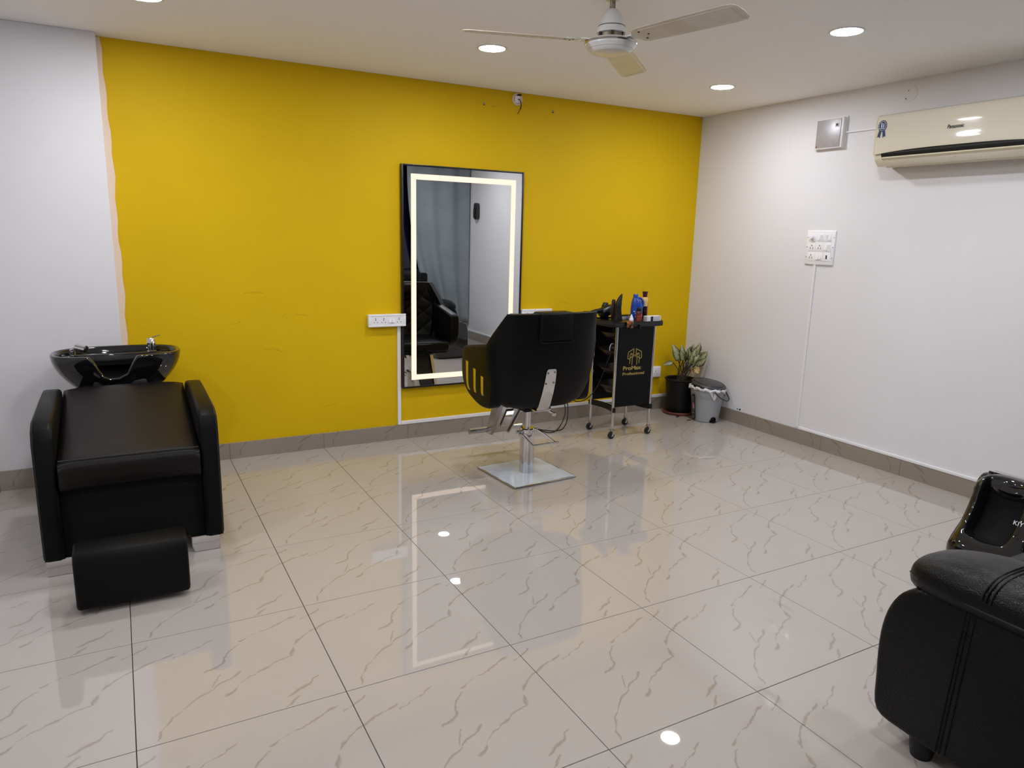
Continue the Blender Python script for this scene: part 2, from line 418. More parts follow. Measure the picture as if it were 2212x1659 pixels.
struct('wall_return', box(XO, XO + .1, YB, YF - .02, 0, H), 'white_wall')
# front wall with the wide night-dark shop window behind the curtain
struct('wall_front', join(box(XO, XW, YF - .1, YF, 2.34, H), box(XO, 1.0, YF - .1, YF, 0, 2.34), box(3.62, XW, YF - .1, YF, 0, 2.34), box(1.0, 3.62, YF - .1, YF, 0, .10)), 'white_wall')
w1 = struct('window_1', join(box(1.0, 3.62, YF - .09, YF - .04, .10, .15), box(1.0, 3.62, YF - .09, YF - .04, 2.29, 2.34), box(1.0, 1.05, YF - .09, YF - .04, .15, 2.29),
     box(3.57, 3.62, YF - .09, YF - .04, .15, 2.29), box(2.285, 2.335, YF - .09, YF - .04, .15, 2.29)), 'black_frame')
obj('pane', box(1.05, 2.285, YF - .072, YF - .06, .15, 2.29), 'night_glass', w1)
obj('pane', box(2.335, 3.57, YF - .072, YF - .06, .15, 2.29), 'night_glass', w1)
# unpainted primer band where the yellow meets the pier
edge = []
zz = [2.435 - k * .06 for k in range(41)]
for k, z in enumerate(zz):
    wv = .016 + .016 * min(1, k / 6) + .004 * math.sin(k * 1.7) + .003 * math.sin(k * .61 + 1)
    edge.append((XP + wv, max(z, .105)))
struct('trim_1', prism([(XP, .105), (XP, 2.435)] + edge, 'y', YW - .0015, YW), 'cream', ang=None)

# skirting: one tile per .6 m
def skirting(name, axis, fixed, a, b, joints, h=.105, t=.012):
    # backing mortar strip
    if axis == 'x': st = struct(name, box(a, b, fixed - t + .003, fixed, 0, h - .002), 'grout')
    else: st = struct(name, box(fixed - t + .003, fixed, a, b, 0, h - .002), 'grout')
    pts = [a] + [j for j in joints if a < j < b] + [b]
    for p, q in zip(pts[:-1], pts[1:]):
        s = box(0.0006, q - p - .0006, 0, h, -t, 0, .0008, 1)
        o = bpy.data.objects.new('tile', mesh('tile', s, 'skirting')); COL.objects.link(o); o.parent = st
        if axis == 'x': o.matrix_local = Matrix.Translation((p, fixed, 0)) @ Matrix(((1, 0, 0, 0), (0, 0, 1, 0), (0, 1, 0, 0), (0, 0, 0, 1)))
        else: o.matrix_local = Matrix.Translation((fixed, p, 0)) @ Matrix(((0, 0, 1, 0), (1, 0, 0, 0), (0, 1, 0, 0), (0, 0, 0, 1)))
jn = [k * .6 for k in range(-12, 8)]
skirting('baseboard_back', 'x', YW, XP + .001, XW - .013, jn)
skirting('baseboard_right', 'y', XW, YF, YW, jn)
skirting('baseboard_left', 'x', YP, XL, XP, jn, .112)

# ================================================================== CURTAIN (seen in the mirror)
def cur(u, v):
    z = .22 + v * 2.14
    left = 2.86 + .42 * (1 - v) ** 2.2 if v < 1 else 2.86
    x = left + (3.765 - left) * u
    amp = .026
    return (x, YF + .055 + amp * math.sin(u * 2 * PI * 3.2 + .6 * math.sin(v * 2)) + .007 * math.sin(u * 23 + v * 3), z)
cu = thing('curtain', 'grey cloth curtain hanging over the dark shop window in the corner', 'curtain', (0, 0, 0))
mod_solid(obj('cloth', grid(cur, 110, 24), 'curtain', cu, 60), .004)
obj('rail', cyl((1.0, YF + .055, 2.385), (3.775, YF + .055, 2.385), .012), 'chrome_dull', cu)
obj('bracket', box(3.2, 3.23, YF, YF + .08, 2.37, 2.40), 'chrome_dull', cu)
obj('bracket', box(1.2, 1.23, YF, YF + .08, 2.37, 2.40), 'chrome_dull', cu)

# ================================================================== CEILING LAMPS
EN = 'added unseen LED downlight in the open ceiling toward the entrance'  # lamps out of view, added for the light they give the room
for x, y, lb in ((1.331, -.718, 'round LED downlight below a fan blade tip, nearest above the lit mirror'), (2.590, -1.965, 'round LED downlight in the ceiling in front of the air conditioner'),
        (3.040, -.700, 'round LED downlight near the corner of the yellow and white walls'), (2.980, -3.230, 'round LED downlight in the ceiling above the foot massager'),
        (-.350, -.640, 'round LED downlight in the ceiling above the shampoo station'), (1.331, -3.230, 'added unseen LED downlight in the ceiling above the sofa front'),  # the sofa-front lamp is likewise unseen and added
        (-.350, -3.230, EN), (.300, -1.965, EN), (-1.5, -1.9, EN), (-.35, -5.2, EN)):
    t = thing('ceiling_downlight', lb, 'ceiling light', (x, y, H), 0, 'round LED downlights in the ceiling')
    obj('rim', lathe([(.071, -.0035), (.080, -.0035), (.083, 0), (.071, 0)], 40, ring=True), 'fan_white', t)
    obj('light_panel', lathe([(.071, -.0030), (.071, -.0012)], 40), 'lamp', t)

# ================================================================== CEILING FAN
fan = thing('ceiling_fan', 'old white three-blade ceiling fan on a short worn rod', 'ceiling fan', (1.276, -1.890, H))
ZB = -.221
obj('canopy', lathe([(.0, 0), (.045, 0), (.046, -.018), (.036, -.050), (.028, -.060), (.0, -.060)], 32), 'fan_white', fan)
obj('down_rod', lathe([(.0115, -.115), (.0115, -.040)], 16), 'rust', fan)
cone = obj('cone_cover', lathe([(.014, -.093), (.024, -.098), (.036, -.115), (.048, -.140), (.0525, -.156), (.0535, -.158), (.053, -.162), (.057, -.176), (.058, -.184), (.050, -.187), (.0, -.187)], 40), 'fan_white', fan)
obj('seam', lathe([(.0540, -.1605), (.0545, -.1580), (.0535, -.1580), (.0530, -.1605)], 40, ring=True), 'dark_metal', cone)
obj('motor_core', lathe([(.040, -.205), (.050, -.202), (.050, -.188), (.040, -.186)], 32), 'brass', fan)
for k in range(6):
    a = k * PI / 3; obj('motor_rib', box(.046, .056, -.006, .006, -.206, -.184), 'dark_metal', fan).rotation_euler = (0, 0, a)
mh = obj('motor_housing', lathe([(.0, -.204), (.060, -.204), (.088, -.210), (.098, -.217), (.102, -.224), (.102, -.232), (.092, -.246), (.0, -.247)], 56), 'fan_white', fan)
obj('trim_ring', lathe([(.100, -.2175), (.1045, -.2185), (.1055, -.2225), (.1035, -.2265), (.100, -.2265)], 56, ring=True), 'chrome_dull', mh)
obj('bottom_cover', lathe([(.090, -.2465), (.088, -.250), (.075, -.258), (.073, -.2570), (.050, -.262), (.0, -.265)], 56), 'fan_white', mh)
for k in range(3):
    a = 159.5 + 120 * k + 3
    bl = Matrix.Rotation(R(a), 4, 'Z') @ Matrix.Translation((0, 0, ZB + .004)) @ Matrix.Rotation(R(-11), 4, 'X')
    pl = [(.135, -.046), (.16, -.055), (.30, -.0605), (.55, -.063), (.585, -.058), (.60, -.043), (.604, 0), (.60, .043), (.585, .058), (.55, .063), (.30, .0605), (.16, .055), (.135, .046)]
    blade = obj('blade', xf(prism(pl, 'z', -.0012, .0012, .0008, 1), bl), 'fan_blade', fan)
    rib = [(.17, .040), (.55, .048), (.572, .036), (.576, 0), (.572, -.036), (.55, -.048), (.17, -.040)]
    obj('pressed_rib', xf(tube(cat([(p[0], p[1], -.0012) for p in rib], 5), .0016, 6), bl), 'fan_blade', blade)
    obj('bracket', join(xf(prism([(.115, -.020), (.150, -.044), (.185, -.044), (.200, -.02), (.200, .02), (.185, .044), (.150, .044), (.115, .020)], 'z', .0013, .0040), bl),
        xf(prism([(.06, -.018), (.125, -.022), (.125, .022), (.06, .018)], 'z', ZB + .004, ZB + .009), Matrix.Rotation(R(a), 4, 'Z'))), 'fan_white', blade)
    for q in ((.165, -.028), (.165, .028), (.192, 0)):
        obj('rivet', xf(lathe([(0, -.0035), (.004, -.003), (.005, -.001), (.005, .004)], 10, (q[0], q[1], 0)), bl), 'dark_metal', blade)

# ================================================================== LIT MIRROR
mir = thing('led_mirror', 'tall black-framed mirror with a glowing warm border on the yellow wall', 'mirror', (0, YW, 0))
mx0, mx1, mz0, mz1, mf = 1.158, 2.090, .372, 1.897, .036     # outside of the frame; front is mf off the wall
fw = .012
fr = obj('frame', join(box(mx0, mx0 + fw, -mf, 0, mz0, mz1, .002), box(mx1 - fw, mx1, -mf, 0, mz0, mz1, .002),
     box(mx0 + fw, mx1 - fw, -mf, 0, mz0, mz0 + fw, .002), box(mx0 + fw, mx1 - fw, -mf, 0, mz1 - fw, mz1, .002)), 'black_frame', mir)
obj('backing', box(mx0 + fw, mx1 - fw, -.024, -.002, mz0 + fw, mz1 - fw), 'plastic_matte', mir)
obj('glass', box(mx0 + fw, mx1 - fw, -.031, -.0245, mz0 + fw, mz1 - fw), 'mirror', mir)
lx0, lx1, lz0, lz1, lw = 1.224, 2.026, .430, 1.837, .037
ys = (-.0318, -.0312)
for nm, b in (('light_strip', (lx0, lx0 + lw, lz0 + lw, lz1 - lw)), ('light_strip', (lx1 - lw, lx1, lz0 + lw, lz1 - lw)), ('light_strip', (lx0, lx1, lz0, lz0 + lw)), ('light_strip', (lx0, lx1, lz1 - lw, lz1))):
    obj(nm, box(b[0], b[1], ys[0], ys[1], b[2], b[3]), 'strip', mir)

# ================================================================== SOCKETS, TRUNKING, WALL BITS ON THE YELLOW WALL
def socket_holes(x, z, parent, y=-.0405):
    for dx, dz, rr in ((0, .0135, .0034), (0, .0035, .0034)):
        obj('socket_hole', xf(lathe([(rr, 0), (rr, .001)], 10), Matrix.Translation((x + dx, y, z + dz)) @ Matrix.Rotation(R(90), 4, 'X')), 'switch_dark', parent)
    for sgn in (-1, 1):
        obj('socket_hole', rot(box(x + sgn * .012 - .0045, x + sgn * .012 + .0045, y - .001, y, z - .0145, z - .0115), 'Y', 35 * -sgn, (x + sgn * .012, y, z - .013)), 'switch_dark', parent)
def socket_board(x0, x1, z0, z1, label, d=.040):
    t = thing('socket_board', label, 'socket board', (0, YW, 0), 0, None)
    obj('box_body', box(x0, x1, -d + .008, 0, z0, z1, .004), 'switch', t)
    fr_ = join(box(x0 - .002, x1 + .002, -d, -d + .009, z1 - .013, z1 + .002, .003), box(x0 - .002, x1 + .002, -d, -d + .009, z0 - .002, z0 + .013, .003),
               box(x0 - .002, x0 + .020, -d, -d + .009, z0 + .012, z1 - .012, .003), box(x1 - .020, x1 + .002, -d, -d + .009, z0 + .012, z1 - .012, .003))
    obj('cover_frame', fr_, 'switch', t)
    obj('module_plate', box(x0 + .020, x1 - .020, -d + .0015, -d + .008, z0 + .013, z1 - .013), 'switch', t)
    return t
def rocker(x, z, parent, d, w_=.0095, h_=.026, mtx=None):
    s = prism([(-.0001, -h_ / 2), (-.0075, -h_ / 2), (-.0020, h_ / 2), (-.0001, h_ / 2)], 'x', -w_, w_, .0008, 1)
    s = mv(s, x, -d, z)
    obj('rocker', xf(s, mtx) if mtx else s, 'switch', parent)
sl = socket_board(.918, 1.180, .818, .900, 'white socket board with two rockers at the mirror edge above its trunking')
for x in (.966, 1.022, 1.132): socket_holes(x, .860, sl, -.0385)
for x in (1.068, 1.090): rocker(x, .858, sl, .0385)
sr = socket_board(2.104, 2.366, .818, .904, 'white socket board with two black plugs behind the styling chair')
for x in (2.150, 2.205, 2.318): socket_holes(x, .862, sr, -.0385)
for x in (2.255, 2.277): rocker(x, .860, sr, .0385)
def trunk(name, s, label, group=None):
    return tag(obj(name, s, 'pvc'), label, 'trunking', group)
trunk('cable_trunking', box(1.128, 1.152, YW - .014, YW, .107, .818, .002, 1), 'white upright cable trunking below the socket board beside the mirror')
trunk('cable_trunking', box(1.1525, XW - .002, YW - .016, YW, .1065, .131, .002, 1), 'white cable trunking running along the skirting of the yellow wall')
# junction box with a loose wire
jb = thing('junction_box', 'round open junction box with loose wires high on the yellow wall', 'junction box', (2.034, YW, 2.392))
obj('ring', xf(lathe([(.0, 0), (.040, 0), (.041, .007), (.037, .010), (.032, .010), (.030, .002), (.0, .002)], 32), Matrix.Rotation(R(90), 4, 'X')), 'cream', jb)
obj('cover_plate', xf(prism(rrect(-.024, .020, -.026, .022, .008), 'z', .002, .012), Matrix.Rotation(R(90), 4, 'X')), 'pvc', jb)
obj('gap', box(.000, .028, -.012, -.004, .024, .036), 'hole', jb)
obj('wire', tube(cat([(.006, -.011, .004), (.016, -.02, -.01), (.020, -.022, -.04), (.012, -.022, -.07), (-.004, -.022, -.100)], 6), .0022, 6), 'wire', jb)
obj('wire', tube(cat([(.002, -.011, .0), (.019, -.022, -.014), (.023, -.024, -.05), (.016, -.024, -.066)], 6), .0018, 6), 'wire', jb)
for x, z, lb in ((1.772, 2.334, 'grey screw anchor high on the yellow wall directly above the mirror'), (2.334, 2.338, 'grey screw anchor high on the yellow wall between junction box and corner')):
    wp = thing('wall_anchor', lb, 'wall anchor', (x, YW, z), 0, 'screw anchors beside the junction box')
    obj('plug', xf(lathe([(.0065, 0), (.0065, .004), (.003, .005), (.003, .001)], 12), Matrix.Translation((0, 0, .006)) @ Matrix.Rotation(R(90), 4, 'X')), 'steel_box', wp)
    obj('screw', cyl((0, 0, -.004), (0, -.012, -.006), .0035, n=8), 'ink', wp)
ss = thing('wall_socket', 'small white wall socket low on the yellow wall behind the trolley', 'socket', (3.442, YW, .335))
obj('box_body', box(-.052, .052, -.034, 0, -.046, .046, .005), 'switch', ss)
obj('face_plate', box(-.044, .044, -.039, -.033, -.038, .038, .003), 'pvc', ss)
socket_holes(-.012, .0, ss, -.039)
# ================================================================== RIGHT WALL
def onright(s): return xf(s, TO_WALL_RIGHT)     # local x -> -y, local y -> z, local z -> -x (off the wall)
# distribution box
db = thing('breaker_box', 'square grey steel breaker box high on the white wall', 'electrical box', (XW, -1.000, 2.176))
obj('back_frame', onright(join(prism(rrect(-.116, .116, -.105, .105, .004), 'z', 0, .008), box(-.108, .108, -.097, .097, .006, .034, .003))), 'pvc', db)
dr = obj('door', onright(box(-.096, .092, -.089, .090, .033, .0385, .0012)), 'steel_box', db)
obj('latch', onright(join(box(.050, .080, .036, .062, .038, .0415, .001))), 'pvc', dr)
obj('latch_slot', onright(box(.056, .074, .042, .058, .0414, .0420)), 'ink', dr)
obj('badge', onright(box(-.090, -.082, -.086, -.076, .0384, .0388)), 'orange_foil', dr)
trunk('cable_trunking', box(XW - .010, XW, -1.470, -1.112, 2.170, 2.180, .0015, 1), 'thin white trunking between the breaker box and the air conditioner')
# switchboard
sb = thing('switch_board', 'white switchboard with fan knob, rockers and sockets on the white wall', 'switchboard', (XW, -1.012, 1.418))
obj('base_plate', onright(join(box(-.114, .114, -.116, .116, 0, .012, .003), box(-.117, .117, -.119, .119, 0, .005, .002))), 'switch', sb)
def at3(i, j): return (-.066 + i * .064, .070 - j * .066)
for i, j in ((0, 0), (1, 0), (2, 0), (0, 1), (1, 1), (2, 1), (0, 2), (1, 2), (2, 2)):
    x, z = at3(i, j); obj('module', onright(box(x - .030, x + .030, z - .028, z + .028, .011, .0140, .0012)), 'switch', sb)
kx, kz = at3(0, 0)
obj('fan_knob', onright(lathe([(.020, .013), (.019, .018), (.014, .019), (.013, .034), (.011, .036), (0, .036)], 24, (kx, kz, 0))), 'switch', sb)
def rock(x, z, up):
    h_ = .017; a, b = (.020, .0145) if up else (.0145, .020)
    obj('rocker', onright(prism([(z - h_, .0135), (z - h_, a), (z + h_, b), (z + h_, .0135)], 'x', x - .0085, x + .0085, .0008, 1)), 'switch', sb)
for (i, j, ups) in ((1, 0, (1, 0)), (2, 0, (0, 1)), (2, 1, (1, 0)), (1, 2, (1, 1))):
    x, z = at3(i, j)
    for k, u in enumerate(ups): rock(x - .010 + .020 * k, z, u)
for (i, j) in ((0, 1), (1, 1), (0, 2)):
    x, z = at3(i, j)
    for dx, dz, r_ in ((0, .011, .0042), (-.010, -.002, .0028), (.010, -.002, .0028), (-.010, -.010, .0032), (.010, -.010, .0032)):
        obj('socket_hole', onright(lathe([(r_, .0138), (r_, .0146)], 10, (x + dx, z + dz, 0))), 'switch_dark', sb)
x, z = at3(2, 2)
obj('isolator', onright(box(x - .004, x + .006, z - .013, z + .013, .0138, .0165, .001)), 'ink', sb)
obj('isolator_window', onright(box(x - .022, x - .012, z - .010, z - .002, .0138, .0145)), 'pvc', sb)
for sx in (-.106, .106):
    for z in (.070, .004, -.066): obj('screw', onright(lathe([(.0032, .011), (.0032, .0126)], 8, (sx, z, 0))), 'ink', sb)
trunk('cable_trunking', box(XW - .011, XW, -.992, -.974, .119, 1.300, .0015, 1), 'white upright cable trunking below the switchboard on the white wall')
trunk('cable_trunking', box(XW - .014, XW, YF, -.995, .1065, .124, .0015, 1), 'white cable trunking lying on top of the white wall skirting')
# a filled round hole, and plug holes
pt = thing('round_patch', 'faint round filled patch with two screw holes above the air conditioner', 'wall patch', (XW, -1.530, 2.357))
obj('disc', onright(lathe([(.0, 0), (.046, 0), (.0455, .0022), (.0, .0022)], 36)), 'white_wall', pt)
obj('screw_hole', onright(lathe([(.003, .002), (.003, .003)], 8, (-.012, .018, 0))), 'hole', pt)
obj('screw_hole', onright(lathe([(.004, .002), (.004, .003)], 8, (-.024, -.028, 0))), 'hole', pt)
for y, z, r_, lb in ((-.389, .119, .0055, 'smaller dark drill hole above the skirting beside the bin'), (-.415, .119, .0085, 'larger dark drill hole above the skirting beside the bin')):
    ph = tag(obj('plug_hole', onright(lathe([(.0, 0), (r_, 0), (r_, .0012), (.0, .0012)], 12)), 'hole', None, 35, (XW, y, z)), lb, 'wall hole', 'drill holes above the skirting')

# air conditioner
acu = thing('air_conditioner', 'wide cream split air conditioner mounted high on the white wall', 'air conditioner', (XW, -1.960, 1.920))
hw = .490
ZA = .305
def prof_front(): return [(.0, .300), (.090, .303), (.165, .300), (.188, .289), (.1985, .268), (.2003, .240), (.1990, .170), (.1988, .140), (.1994, .100), (.1980, .076), (.196, .066)]
body = [(0, .0), (.142, .0), (.178, .032), (.186, .058)] + [(a - .010, b - .002) for a, b in reversed(prof_front())]
obj('body', xf(prism([(-a, b) for a, b in body], 'y', -hw, hw, .004), Matrix.Identity(4)), 'ac', acu)
# front cover: gently bowed lower edge
def cover(u, v):
    pf = prof_front(); k = v * (len(pf) - 2) + 1; i = min(int(k), len(pf) - 2); t = k - i
    a = pf[i][0] * (1 - t) + pf[i + 1][0] * t; b = pf[i][1] * (1 - t) + pf[i + 1][1] * t
    s = (u - .5) * 2
    lift = .020 * (1 - abs(s) ** 3) * max(0, (v - .45) / .55)
    return (-a, s * hw, b + lift)
obj('front_cover', grid(cover, 40, 24), 'ac', acu, 50)
mod_solid(acu.children[-1], .004, 0)
# outlet: slot, flap
obj('outlet_slot', xf(prism([(-.136, .006), (-.179, .036), (-.196, .070), (-.190, .088), (-.12, .05)], 'y', -hw + .05, hw - .05), Matrix.Identity(4)), 'ac_slot', acu)
fl_ = obj('flap', prism([(-.126, -.003), (-.130, -.008), (-.192, .044), (-.190, .051)], 'y', -hw + .055, hw - .055, .0008, 1), 'ac_flap', acu)
obj('flap_joint', box(-.1720, -.1690, .0, .002, .0225, .033), 'ink', fl_)
tx = xf(textmesh('Panasonic', .029, .0003, .0004, .22, .092), Matrix.Translation((-.2032, .004, .182)) @ TO_WALL_RIGHT)
obj('lettering', tx, 'ink', acu)
# rosette sticker
RS = Matrix.Translation((-.2018, hw - .044, .232)) @ TO_WALL_RIGHT
def disc2(r, z, n=28, wob=0): return ([Vector(((r + wob * (k % 2)) * math.cos(2 * PI * k / n), 1.15 * (r + wob * (k % 2)) * math.sin(2 * PI * k / n), z)) for k in range(n)], [list(range(n))])
ro = obj('award_sticker', xf(join(prism([(1.0 * math.cos(2 * PI * k / 28) * (.0265 + .0035 * (k % 2)), 1.15 * math.sin(2 * PI * k / 28) * (.0265 + .0035 * (k % 2))) for k in range(28)], 'z', .0012, .0020),
     prism([(-.018, -.020), (-.030, -.066), (-.020, -.060), (-.012, -.070), (-.002, -.022)], 'z', .0010, .0016), prism([(.002, -.022), (.008, -.070), (.016, -.060), (.026, -.064), (.016, -.020)], 'z', .0010, .0016)), RS), 'navy', acu, None)
ring = [(1.0 * math.cos(2 * PI * k / 32), 1.15 * math.sin(2 * PI * k / 32)) for k in range(32)]
obj('sticker_ring', xf(tube([(p[0] * .0225, p[1] * .0225, .0022) for p in ring], .0009, 4, True), RS), 'white_print', ro)
obj('sticker_numeral', xf(mv(textmesh('1', .036, .0006, .0003), -.006, .003, .0023), RS), 'white_print', ro)
obj('sticker_lines', xf(join(*[box(.001, .012, b - .0012, b + .0012, .0021, .0025) for b in (.011, .005, -.001, -.006)] + [box(-.013, .013, -.0155, -.0125, .0021, .0025)]), RS), 'white_print', ro)

# ================================================================== SHAMPOO UNIT
SX = -.553
sh = thing('shampoo_station', 'black vinyl shampoo lounge with glossy backwash basin and footrest block', 'shampoo chair', (SX, 0, 0))
yf, yr = -1.115, -.400
for s in (-1, 1):
    p = [(yf, .072), (yf - .003, .30), (yf + .004, .575), (yf + .030, .632), (yf + .090, .660), (-.70, .668), (-.50, .668), (-.415, .664), (-.385, .640), (-.380, .40), (-.380, .072)]
    a, b = (.272, .352) if s > 0 else (-.352, -.272)
    arm = obj('armrest', prism(p, 'x', a, b, .018, 3), 'leather', sh)
    e = (b - .002) if s > 0 else (a + .002)
    obj('piping', tube([(e - s * .006, q[0] + (.004 if i < 3 else 0), q[1] - (.003 if 2 < i < 8 else 0)) for i, q in enumerate(p[:9])], .0025, 6), 'piping', arm)
    fx = (.212, .332) if s > 0 else (-.345, -.240)
    obj('foot', prism([(fx[0], .0), (fx[1], .0), (fx[1], .074), (fx[0], .074)] if s < 0 else [(fx[0] + .012, .0), (fx[1], .0), (fx[1], .074), (fx[0], .074), (fx[0], .03)], 'y', yf + .012, yf + .11, .003, 1), 'chrome', sh)
    obj('foot', box(a + .01, b - .01, -.46, -.40, 0, .074, .003), 'chrome', sh)
def seat(u, v):
    x = -.268 + .536 * u
    pts = [(yf + .010, .372), (yf - .006, .392), (yf - .010, .47), (yf + .000, .492), (yf + .030, .502), (-.95, .524), (-.80, .556), (-.65, .592), (-.50, .628), (-.42, .648), (-.375, .655), (-.355, .640)]
    k = v * (len(pts) - 1); i = min(int(k), len(pts) - 2); t = k - i
    y = pts[i][0] * (1 - t) + pts[i + 1][0] * t; z = pts[i][1] * (1 - t) + pts[i + 1][1] * t
    e = abs(u - .5) * 2
    z += -.010 * e ** 8 + .010 * (1 - e ** 2) * (1 if v > .35 else 0) * math.sin(PI * min(1, max(0, (v - .35) / .65)))
    return (x, y, z)
so = obj('seat', grid(seat, 24, 44), 'leather_seat', sh, 60)
mod_solid(so, .05)
obj('seam', tube(cat([(x, yf + .005, .4985) for x in (-.265, -.13, 0, .13, .265)], 6), .0028, 6), 'piping', so)
obj('front_panel', box(-.274, .274, yf + .050, -.40, .072, .376, .004), 'fabric_black', sh)
obj('rear_body', box(-.262, .262, -.40, .055, .03, .560, .02), 'leather', sh)
obj('basin_pedestal', box(-.20, .18, -.26, .06, .555, .640, .02), 'plastic_matte', sh)
obj('neck_pad', box(-.145, .105, -.275, -.225, .60, .668, .018, 3), 'rubber', sh)
# basin
BX, BY = -.024, -.118
def sup(t, a, b, n=2.7):
    c, s = math.cos(t), math.sin(t)
    return (a * math.copysign(abs(c) ** (2 / n), c), b * math.copysign(abs(s) ** (2 / n), s))
def rimz(t):
    x, y = sup(t, .306, .200)
    base = .792 - .008 * (1 if y < 0 else 0) * 0
    if y > 0: return base
    e = min(1, max(0, (abs(x + .018) / .118 - .30) / .70))
    return base - .114 * (1 - e * e * (3 - 2 * e)) * min(1, -y / .12)
NB = 96
def bring(a, b, f, dy=0): 
    out = []
    for k in range(NB):
        t = 2 * PI * k / NB; x, y = sup(t, a, b); zr = rimz(t); out.append((BX + x, BY + y + dy, f(zr, t)))
    return out
z0 = .592
rings = [bring(.175, .105, lambda zr, t: z0 + .0)]
for q in (.10, .22, .36, .52, .68, .84, .95):
    k = math.sin(q * PI / 2) ** .8
    rings.append(bring(.175 + .131 * k, .105 + .095 * k, lambda zr, t, q=q: z0 + (zr - z0) * q))
rings.append(bring(.306, .200, lambda zr, t: zr - .004))
rings.append(bring(.302, .196, lambda zr, t: zr + .001))
rings.append(bring(.292, .187, lambda zr, t: zr + .002))
rings.append(bring(.284, .179, lambda zr, t: zr - .004))
for q in (.85, .6, .35, .15):
    k = math.sin(q * PI / 2) ** .7
    rings.append(bring(.18 + .100 * k, .10 + .076 * k, lambda zr, t, q=q: .640 + (zr - .640) * q * .97))
rings.append(bring(.12, .07, lambda zr, t: .632))
bs = obj('basin', loft(rings), 'gloss_black', sh, 60)
dk = []
for k in range(0, 41):
    t = R(8 + 164 * k / 40); x, y = sup(t, .286, .181); dk.append((BX + x, BY + y))
deck = dk + [(BX - .20, BY + .085), (BX + .20, BY + .085)]
obj('tap_ledge', prism(deck, 'z', .700, .764, .006), 'gloss_black', bs)
fa = obj('mixer_tap', lathe([(.0, 0), (.026, 0), (.026, .004), (.022, .006), (.022, .042), (.0235, .044), (.0235, .048), (.022, .050), (.021, .068), (.017, .076), (.0, .077)], 28, (.145, -.004, .764)), 'chrome', sh)
obj('lever', mv(rot(box(-.008, .036, -.009, .009, -.003, .003, .002), 'Y', -14), .158, -.004, .845), 'chrome', fa)
hs = obj('shower_head', join(lathe([(.0, 0), (.015, 0), (.015, .018), (.0, .018)], 20, (-.235, -.006, .764)), tube(cat([(-.235, -.006, .775), (-.238, -.004, .788), (-.222, -.010, .796), (-.205, -.016, .797)], 6), .011, 12),
        cyl((-.218, -.008, .805), (-.172, -.030, .792), .019, .023, 26)), 'chrome', sh)
obj('spray_face', cyl((-.172, -.030, .792), (-.168, -.032, .791), .019, .017, 22), 'plastic_black', hs)
obj('drain', lathe([(.0, .0), (.024, .0), (.022, .004), (.0, .003)], 20, (BX, BY, .632)), 'chrome_dull', bs)
# footrest block held out on two arms under the seat
fb = obj('footrest', prism([(-1.515, .025), (-1.522, .045), (-1.518, .215), (-1.500, .240), (-1.472, .248), (-1.385, .248), (-1.372, .238), (-1.370, .035), (-1.380, .022), (-1.50, .020)], 'x', -.222, .172, .014, 3), 'leather', sh)
for x0 in (-.13, .07): obj('footrest_arm', box(x0, x0 + .03, -1.38, -.95, .085, .105), 'dark_metal', sh)

# ================================================================== STYLING CHAIR
ch = thing('styling_chair', 'black vinyl salon chair with chrome arm inlays on a square hydraulic base', 'salon chair', (1.598, -.765, 0), 0)
bp = [(-.226, -.222), (.226, -.222), (.226, .222), (-.226, .222)]
obj('base_plate', rot(join(prism(rrect(-.226, .226, -.222, .222, .012), 'z', 0, .012, .002)), 'Z', 4), 'chrome', ch)
fp = []
for k in range(40):
    t = k / 40 * 4; i = int(t); u = t - i; a, b = bp[i], bp[(i + 1) % 4]
    x, y = a[0] + (b[0] - a[0]) * u, a[1] + (b[1] - a[1]) * u
    ins = .965 + .012 * math.sin(k * 2.1) + .006 * math.sin(k * 5.3)
    fp.append((x * ins, y * ins))
obj('rubber_seal', rot(prism(rrect(-.227, .227, -.223, .223, .012), 'z', .004, .0065), 'Z', 4), 'rubber', ch)
obj('protective_film', rot(prism(fp, 'z', .0121, .0128), 'Z', 4), 'film', ch, None)
cm = obj('column', lathe([(.0, .012), (.0445, .012), (.0445, .268), (.0475, .270), (.0475, .290), (.043, .296), (.0, .296)], 40), 'chrome', ch)
obj('gas_rod', lathe([(.0195, .294), (.0195, .470)], 24), 'chrome', ch)
pd = obj('foot_pedal', tube([(-.060, -.012, .272), (-.052, -.05, .258), (-.040, -.140, .222)], .0055, 8), 'chrome', ch)
obj('pedal_rod', tube([(.050, -.02, .284), (.085, -.08, .256), (.118, -.142, .222)], .0055, 8), 'chrome', pd)
obj('pedal_bar', cyl((-.046, -.142, .221), (.142, -.138, .221), .0065), 'chrome', pd)
obj('pedal_pivot', join(cyl((-.080, -.012, .276), (.056, -.02, .283), .008), cyl((-.083, -.012, .276), (-.070, -.012, .276), .011), box(-.068, -.054, -.022, -.006, .248, .272, .002)), 'chrome', pd)
# seat bucket
obj('seat_pan', box(-.235, .235, -.150, .245, .470, .512, .016, 3), 'leather', ch)
se = obj('seat', box(-.245, .245, -.20, .275, .490, .575, .030, 4), 'leather', ch)
obj('piping', tube([(-.235, .262, .556), (0, .273, .556), (.235, .262, .556)], .004, 6), 'piping', se)
obj('seat_mechanism', join(box(-.09, .09, -.12, .12, .425, .450, .004), box(-.05, .05, -.05, .05, .405, .43, .004)), 'plastic_matte', ch)
